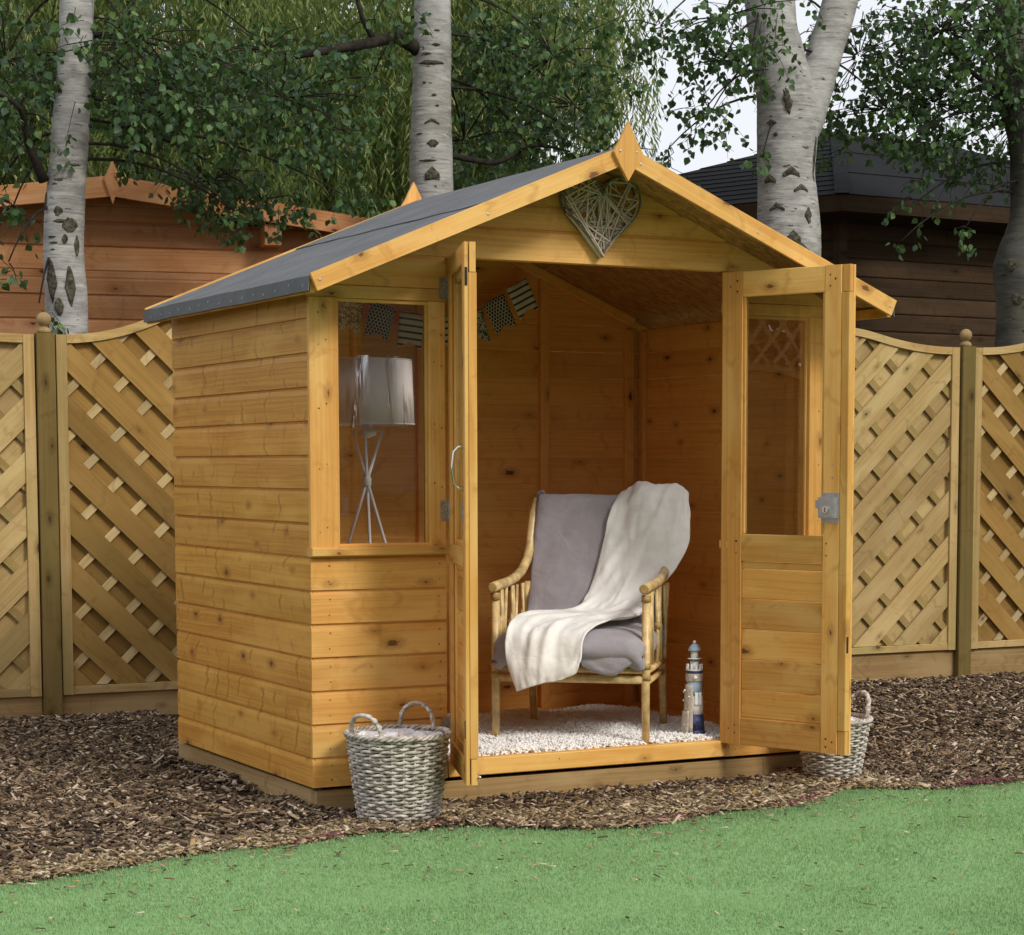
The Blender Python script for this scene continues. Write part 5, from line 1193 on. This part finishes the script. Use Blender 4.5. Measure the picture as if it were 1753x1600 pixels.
def birch(name, label, pts, rads, extra, blobs, y0, mat, nleaf=90, scars=(), high=None, group=None, lowz_=2.9, dens=1.3):
    t = thing(name, label, 'tree', (pts[0][0], pts[0][1], -0.14), group); mb, Q, RR = trunk_mesh(pts, rads)
    obj('trunk', mb, MT[mat], t, smooth=True)
    for (ep, er) in extra:
        m2, q2, r2 = trunk_mesh(ep, er, 22); obj('limb', m2, MT[mat if er[0] > 0.07 else 'branch'], t, smooth=True)
    for sc_ in scars: scar(t, Q, RR, *sc_)
    tw = MB(); LP = []; lone = []
    for bi, (bx, bz, rx_, rz_, n) in enumerate(blobs):
        yb = y0+random.uniform(-0.35, 0.45); c = Vector((bx, yb, bz))
        src = min((q for q in Q), key=lambda q: abs(q.z-(bz+0.30))+0.0)
        # a limb from the trunk out to the cluster
        mid = (src+c)/2+Vector((0, 0, 0.18+0.1*random.random())); L = (c-src).length; path = bez(src, mid, c, 8)
        tw.tube(path, [0.0085*(1-i/10)+0.002 for i in range(9)], 6)
        k = max(1, int(n/9*dens)); ly_ = 1.0
        if bz < lowz_: k = max(1, int(n/9)); rz_ *= 0.8; ly_ = 0.4
        for _ in range(k):
            a = random.uniform(0, 6.283); q = math.sqrt(random.random()); ox, oz = rx_*q*math.cos(a), rz_*q*math.sin(a); oy = random.uniform(-0.45, 0.55)*min(1, rx_/0.25)*ly_
            s0 = c+Vector((ox*0.82, oy, oz)); dr = Vector((random.uniform(-1,1), random.uniform(-0.6,0.6), random.uniform(-1.1, 0.15))).normalized()*min(0.22, rz_*1.2+0.03)
            s1 = s0+dr+Vector((0,0,-0.03)); tw.tube([s0, (s0+s1)/2+Vector((0,0,0.015)), s1], [0.0024, 0.0018, 0.0010], 3, caps=False)
            if random.random() < 0.3: tw.tube([c+(s0-c)*0.1, c.lerp(s0, 0.6)+Vector((0,0,0.02)), s0], [0.0045, 0.0035, 0.0025], 4, caps=False)
            for j in range(9):
                u = random.random(); p = s0.lerp(s1, u)+Vector((random.gauss(0,0.018), random.gauss(0,0.018), random.gauss(-0.01,0.014))); LP.append(tuple(p))
    LP.sort(key=lambda p: p[1]+0.35*p[2]); near = LP[:nleaf]; LP = LP[nleaf:]
    for p in near:
        k = random.uniform(0.75, 1.2); o = link('leaf', leafme, t, Matrix.Translation(p) @ Matrix.Rotation(random.uniform(0,6.28), 4, 'Z') @ Matrix.Rotation(random.uniform(-0.8,0.8), 4, 'X') @ Matrix.Rotation(random.uniform(-0.6,0.6), 4, 'Y') @ Matrix.Diagonal((k, k, k, 1)))
    if high:
        for (hx2, hy2, hz2, hr, hn) in high:
            for _ in range(hn):
                v = Vector((random.gauss(0,1), random.gauss(0,1), random.gauss(0,0.8))); v = v.normalized()*hr*random.random()**0.4; LP.append((hx2+v.x, hy2+v.y, hz2+v.z))
    me = leaves('crown', np.array(LP), 0.047, MT['leaf']); tag(link('crown', me, t), kind='stuff')
    tag(obj('twigs', tw, MT['branch'], t, smooth=True, fix=False), kind='stuff')
    return t
GB = 'silver birches behind the fence'
B1 = [(0.109,3.269,.41,.27,600),(0.597,3.285,.42,.31,600),(1.006,3.18,.5,.27,850),(1.399,3.08,.4,.32,700),(0.745,2.945,.36,.11,280),(1.228,2.725,.4,.17,420),(1.493,2.618,.33,.13,220),(1.766,2.587,.2,.08,80),(0.099,2.96,.24,.18,300),(0.032,2.528,.15,.17,120),(-0.012,2.17,.05,.18,30),(1.158,2.473,.11,.08,30),(1.356,2.437,.11,.06,22),(1.91,3.057,.33,.26,160),(1.572,3.468,.36,.22,350),(0.10,2.483,.10,.09,20),(0.139,1.967,.09,.09,22)]
birch('birch_tree', 'silver birch at far left with big dark bark patches low on its trunk', [(0.30,4.2,-0.2),(0.30,4.2,1.0),(0.303,4.2,1.9),(0.297,4.2,2.33),(0.337,4.2,2.79),(0.392,4.2,3.53),(0.45,4.25,5.2),(0.50,4.3,7.5)], [0.15,0.125,0.108,0.104,0.096,0.086,0.07,0.03],
      [([(0.20,4.2,2.60),(0.10,4.12,2.78),(0.03,4.0,2.93),(-0.2,3.9,3.02)], [0.028,0.02,0.014,0.006])], B1, 4.2, 'birch', 150,
      [(2.09,-0.45,0.040,0.13),(2.06,0.45,0.034,0.115),(2.37,0.52,0.050,0.045),(2.30,0.30,0.020,0.030),(2.44,-0.10,0.030,0.030),(2.39,0.05,0.045,0.012),(2.31,-0.35,0.030,0.007),(2.28,-0.25,0.030,0.007),(2.245,-0.30,0.018,0.006),(2.50,-0.85,0.022,0.05),(2.27,0.80,0.02,0.06),(2.68,0.55,0.035,0.008),(1.95,-0.1,0.03,0.05)],
      [(0.5,4.6,4.7,0.9,1500),(1.4,4.3,4.6,0.9,1500),(0.3,4.0,5.8,1.2,1200)], GB)
B2 = [(2.886,3.646,.27,.21,280),(3.155,3.503,.44,.28,560),(3.47,3.29,.32,.25,380),(2.961,3.114,.32,.28,260),(3.272,3.035,.36,.17,280),(3.55,2.986,.22,.1,110),(2.769,2.864,.2,.1,60),(2.18,3.35,.31,.2,100),(1.895,3.325,.38,.16,160),(2.183,3.676,.23,.1,140)]
birch('birch_tree', 'silver birch rising behind the middle of the summerhouse roof', [(2.50,4.4,-0.2),(2.50,4.4,1.4),(2.492,4.4,2.77),(2.498,4.4,3.3),(2.506,4.4,3.8),(2.52,4.45,5.4),(2.55,4.5,7.6)], [0.16,0.14,0.124,0.112,0.104,0.08,0.03],
      [([(2.43,4.4,3.49),(2.27,4.36,3.55),(2.10,4.32,3.50),(1.87,4.3,3.44),(1.61,4.25,3.37)], [0.040,0.036,0.030,0.026,0.017]), ([(2.12,4.33,3.51),(2.03,4.3,3.62),(1.96,4.28,3.85)], [0.018,0.014,0.010]), ([(2.58,4.4,2.93),(2.9,4.38,2.90),(3.15,4.4,3.02),(3.4,4.4,3.0)], [0.02,0.015,0.012,0.006])], B2, 4.5, 'birch', 60,
      [(2.80,0.12,0.050,0.045,'brow'),(2.965,0.15,0.045,0.028),(3.10,0.1,0.050,0.012,'brow'),(3.42,0.0,0.10,0.016),(3.47,-0.25,0.035,0.010),(3.52,0.25,0.03,0.012),(3.24,0.2,0.016,0.008),(3.31,-0.3,0.014,0.007),(3.18,0.35,0.014,0.007),(3.60,0.3,0.02,0.008),(3.69,-0.1,0.016,0.006),(3.02,-0.5,0.03,0.006),(2.87,-0.1,0.06,0.008)],
      [(2.6,4.8,4.9,1.0,1500),(3.4,4.6,4.6,0.9,1200)], GB)
B3 = [(4.064,3.741,.36,.17,300),(4.106,3.508,.24,.14,80),(3.986,3.226,.18,.14,46),(4.068,3.062,.2,.17,56),(4.314,3.286,.18,.21,90),(4.353,3.564,.18,.21,130),(4.421,2.984,.12,.14,30),(3.823,3.717,.23,.17,90),(4.838,3.748,.14,.21,110),(5.299,3.686,.25,.33,300),(5.349,3.334,.29,.22,200)]
birch('birch_tree', 'thick forked silver birch behind the right slope of the summerhouse roof', [(4.74,4.0,-0.2),(4.73,4.0,1.4),(4.705,4.0,2.55),(4.677,4.0,2.9),(4.690,4.0,3.22),(4.66,4.0,3.42),(4.600,4.0,3.65),(4.548,4.0,3.94),(4.47,4.05,5.4),(4.4,4.1,7.8)], [0.25,0.22,0.192,0.176,0.190,0.175,0.158,0.152,0.11,0.03],
      [([(4.70,3.97,3.02),(4.78,3.97,3.22),(4.86,3.98,3.42),(4.97,4.0,3.70),(5.07,4.0,3.98),(5.3,4.05,4.9),(5.5,4.1,6.4)], [0.10,0.125,0.118,0.112,0.108,0.085,0.03])], B3, 4.0, 'birch', 90,
      [(2.905,0.10,0.060,0.030,'brow'),(2.865,-0.62,0.045,0.028,'brow'),(2.81,0.40,0.055,0.020,'brow'),(2.70,-0.45,0.055,0.020,'brow'),(2.64,0.55,0.028,0.055),(2.51,0.05,0.05,0.05,'brow'),(2.45,0.30,0.06,0.03,'brow'),(3.31,-0.05,0.030,0.085),(3.19,-0.6,0.04,0.02),(3.12,-0.45,0.02,0.015),(2.98,0.88,0.02,0.16),(3.0,-0.8,0.02,0.01),(3.5,-0.6,0.02,0.006)],
      [(4.5,4.3,4.9,0.9,1500),(5.5,4.3,4.9,0.9,1500)], GB, 3.3, 1.45)
B4 = [(5.626,3.806,.46,.25,620),(6.089,3.778,.38,.33,560),(5.817,3.429,.42,.22,440),(6.101,3.198,.34,.22,220),(5.547,3.157,.29,.13,100),(5.779,3.011,.19,.09,50),(5.279,3.102,.23,.06,40),(5.736,2.81,.13,.15,44),(5.879,2.636,.13,.09,36),(5.558,2.547,.06,.04,12),(6.383,3.366,.21,.37,240)]
birch('birch_tree', 'dark trunked birch at the right edge, greenish rough bark', [(6.45,3.9,-0.2),(6.44,3.9,1.5),(6.45,3.9,2.1),(6.43,3.9,2.42),(6.50,3.9,2.75),(6.47,3.9,3.2),(6.38,3.9,3.5),(6.34,3.9,3.9),(6.3,3.9,5.5),(6.3,3.9,7)], [0.19,0.165,0.155,0.165,0.12,0.115,0.12,0.115,0.09,0.03],
      [([(6.40,3.88,3.35),(6.2,3.8,3.5),(5.95,3.75,3.55),(5.6,3.7,3.75)], [0.03,0.022,0.016,0.007])], B4, 3.9, 'birchg', 150, [(2.42,-0.5,0.05,0.05),(2.2,-0.3,0.05,0.04),(2.0,0.2,0.06,0.03)], [(6.0,4.2,4.9,0.9,1500)], GB, 3.3, 1.8)
# ---- weeping willow curtain and the trees beyond it
def willow(label, lat0, lat1, dep, nh, lowf, seed):
    t = thing('weeping_willow', label, 'tree', tuple(cw((lat0+lat1)/2, dep+1.0, -0.15)), 'weeping willows beyond the cabins'); P = []; A = []
    c = cw((lat0+lat1)/2, dep+1.2); m2, q2, r2 = trunk_mesh([tuple(c+Vector((0,0,-0.2))), tuple(c+Vector((0.1,0,2.5))), tuple(c+Vector((-0.1,0.1,5.5)))], [0.4,0.33,0.2], 16); obj('trunk', m2, MT['branch'], t, smooth=True)
    tw = MB()
    for h in range(nh):
        la = random.uniform(lat0, lat1); dp = dep+random.uniform(-1.5, 1.5); top = random.uniform(4.2, 6.0); zl = lowf((la/dp))+random.uniform(-0.25, 0.5)*1.0; lean = random.uniform(-0.12, 0.12)
        if h % 6 == 0: a = c+Vector((0,0,4.5)); b = cw(la, dp, top); tw.tube(bez(a, (a+b)/2+Vector((0,0,0.8)), b, 6), [0.06,0.05,0.04,0.03,0.025,0.02,0.012], 6)
        for k in range(random.randint(6, 11)):
            o = cw(la+random.gauss(0,0.10), dp+random.gauss(0,0.10), top); ln = (top-zl)*random.uniform(0.6, 1.0); n = int(ln*40); sw = random.uniform(-0.10, 0.10)
            for j in range(n):
                u = j/n; z = o.z-ln*u; x = o+RC*(lean*u+sw*math.sin(u*2.5)+random.gauss(0, 0.012)); P.append((x.x, x.y+random.gauss(0,0.01), z))
    P = np.array(P); n = len(P); T = np.array([(0,0,0),(0.5,0,-0.35),(0,0,-1.0),(-0.5,0,-0.35)]); F = np.array([(0,1,2,3)])
    Rm = rotmats(n, rng.random(n)*6.283, 0.9*(rng.random(n)-0.5)*1.6, 0.9*(rng.random(n)-0.5)*1.6)
    L = 0.06+0.05*rng.random(n); me = scatter('foliage', T, F, P, Rm, np.stack([0.012+0.006*rng.random(n), L, L], 1), MT['willow'])
    tag(link('foliage', me, t), kind='stuff'); tag(obj('hanging_branches', tw, MT['branch'], t, smooth=True), kind='stuff')
lowz = lambda r: 2.2 if r < -0.10 else (2.7 if r < -0.03 else 3.35+2*max(0, r))
willow('yellow-green weeping willow with trailing strands behind the left cabin', -5.6, -2.2, 16.5, 170, lowz, 1)
willow('weeping willow with trailing strands behind the middle birch', -2.4, 0.45, 17.5, 125, lowz, 2)
def bigtree(label, lat, dep, z0, rx_, rz_, n, size=0.13, mat='darkleaf', name='broadleaf_tree', group='trees beyond the willow'):
    c = cw(lat, dep); t = thing(name, label, 'tree', (c.x, c.y, -0.15), group); m2, q2, r2 = trunk_mesh([(c.x, c.y, -0.2), (c.x+0.1, c.y, z0*0.7), (c.x, c.y, z0+0.5)], [0.3,0.22,0.1], 12); obj('trunk', m2, MT['branch'], t, smooth=True)
    P = []
    nb = 26; B = []
    for _ in range(nb):
        v = Vector((random.gauss(0,1), random.gauss(0,1), random.gauss(0,1))).normalized()*random.random()**0.33; B.append((v.x*rx_*0.8, v.y*rx_*0.5, v.z*rz_*0.8, random.uniform(0.25, 0.5)*rx_))
    for i in range(n):
        b = random.choice(B); v = Vector((random.gauss(0,1), random.gauss(0,1), random.gauss(0,1))).normalized()*b[3]*random.random()**0.4
        P.append((c.x+b[0]+v.x, c.y+b[1]+v.y, z0+b[2]+v.z*0.8))
    P = np.array(P); P = P[P[:,2] > 0.3]
    me = leaves('crown', P, size, MT[mat], 1.4); tag(link('crown', me, t), kind='stuff')
bigtree('dark broadleaf tree behind the willow at the far left', -5.6, 22, 3.6, 2.4, 3.0, 9000)
bigtree('dark broadleaf tree behind the willow, left of the middle birch', -2.9, 23, 3.6, 2.4, 3.2, 6000)
bigtree('dark broadleaf tree showing between the middle birch and the gable', -0.75, 22, 3.0, 1.3, 1.9, 2200)
bigtree('small pale green tree showing above the dark cabin roof', 2.35, 22, 4.0, 0.45, 0.75, 600, 0.10, 'willow', 'small_tree', None)
# ivy mass above the orange cabin's right roof slope
c = Vector((2.05, 7.6, 0)); iv = thing('ivy_bush', 'dark glossy ivy bush above the roof of the orange cabin', 'bush', (c.x, c.y, -0.15)); P = []
for i in range(5200):
    v = Vector((random.gauss(0,1), random.gauss(0,1), random.gauss(0,1))).normalized()*random.random()**0.3; z = 1.7+1.55*v.z
    if z > 0: P.append((c.x+0.85*v.x, c.y+0.6*v.y, z))
tag(link('foliage', leaves('foliage', np.array(P), 0.07, MT['ivy'], 1.2), iv), kind='stuff')
obj('stem', MB().tube([(c.x, c.y, -0.15), (c.x+0.1, c.y, 1.0), (c.x, c.y+0.1, 1.8)], [0.07, 0.05, 0.03], 8), MT['branch'], iv, smooth=True)
# far hedge closing the garden behind everything
hp = []
for i in range(26000):
    la = random.uniform(-9, 12); hp.append(tuple(cw(la, 25+random.uniform(-0.7, 0.7)+0.1*la, random.uniform(-0.1, 2.1+0.25*math.sin(la*1.7)))))
tag(link('hedge', leaves('hedge', np.array(hp), 0.16, MT['darkleaf'], 1.4)), 'long dark hedge far behind the cabins', 'hedge', kind='stuff')
# ------------------------------------------------------------------ trellis-topped fence on the near side of the garden, mirrored in the panes
def trellis_panel(x0, k, label):
    t = thing('trellis_fence', label, 'fence panel', (x0+0.9, -6.0, -0.1), 'trellis-topped panels on the near side of the garden')
    Y = Vector((0,-1,0)); X = Vector((-1,0,0)); Z = Vector((0,0,1)); L = 1.76
    for x in (x0+0.02, x0+1.76): timber('stile', (x, -6.0, -0.1), (x, -6.0, 2.30), 0.045, 0.04, (0,1,0), MT['slat_up'], t)
    timber('rail', (x0+0.045, -6.0, 2.30), (x0+1.735, -6.0, 2.30), 0.045, 0.04, (0,1,0), MT['slat_up'], t)
    az = lambda x: 1.55+0.30*math.sin(math.pi*(x-x0)/1.78)
    for i in range(9):
        z = -0.02+0.165*i
        timber('board', (x0+0.045, -6.01, z+0.08), (x0+1.735, -6.01, z+0.08), 0.175, 0.016, (0, 1, 0.08), MT['slat_down'], t)
    xs_ = [x0+0.046+1.688*i/24 for i in range(25)]
    obj('board', MB().prism([(x0+0.046, 1.46), (x0+1.734, 1.46)]+[(x, az(x)-0.015) for x in reversed(xs_)], -6.024, -6.012), MT['slat_down'], t)
    n = 24; mb = MB()
    for i in range(n+1):
        x = x0+0.045+1.69*i/n; z = az(x)
        for dy, dz in ((0.012, -0.03), (0.012, 0.02), (-0.02, 0.02), (-0.02, -0.03)): mb.v.append((x, -6.0+dy, z+dz))
    mb.f = [(i*4+q, i*4+(q+1)%4, i*4+4+(q+1)%4, i*4+4+q) for i in range(n) for q in range(4)]
    obj('arched_rail', mb, MT['slat_up'], t)
    for sg in (-1, 1):
        for i in range(-6, 18):
            # diamond lattice, clipped between the arch and the top rail
            pts = []
            for j in range(61):
                x = x0+0.045+1.69*j/60; z = 1.45+sg*(x-x0-0.85)*1.25+0.205*(i-6)
                if az(x)+0.01 < z < 2.285: pts.append((x, z))
            if len(pts) > 3: timber('lattice_slat', (pts[0][0], -6.0+0.009*sg-0.008, pts[0][1]), (pts[-1][0], -6.0+0.009*sg-0.008, pts[-1][1]), 0.030, 0.007, (0,1,0), MT['batten_up'], t, bev=0.0)
for k in range(4): trellis_panel(1.3+1.82*k, k, ['trellis-topped fence panel nearest the camera side, first from the left', 'trellis-topped fence panel, second from the left, opposite the summerhouse', 'trellis-topped fence panel, third from the left, mirrored in the right pane', 'trellis-topped fence panel, farthest right, opposite the dark cabin'][k])
P = []  # unseen hedge, added to keep bright sky out of the pane reflections
for i in range(24000): P.append((random.uniform(-4, 14), -9.3+random.uniform(-0.4, 0.4), random.uniform(-0.1, 3.4+0.3*random.random())))
tag(link('added_backdrop_hedge', leaves('added_backdrop_hedge', np.array(P), 0.20, MT['darkleaf'], 1.4)), 'unseen dark hedge added behind the trellis fence to darken the pane reflections', 'hedge', kind='stuff')
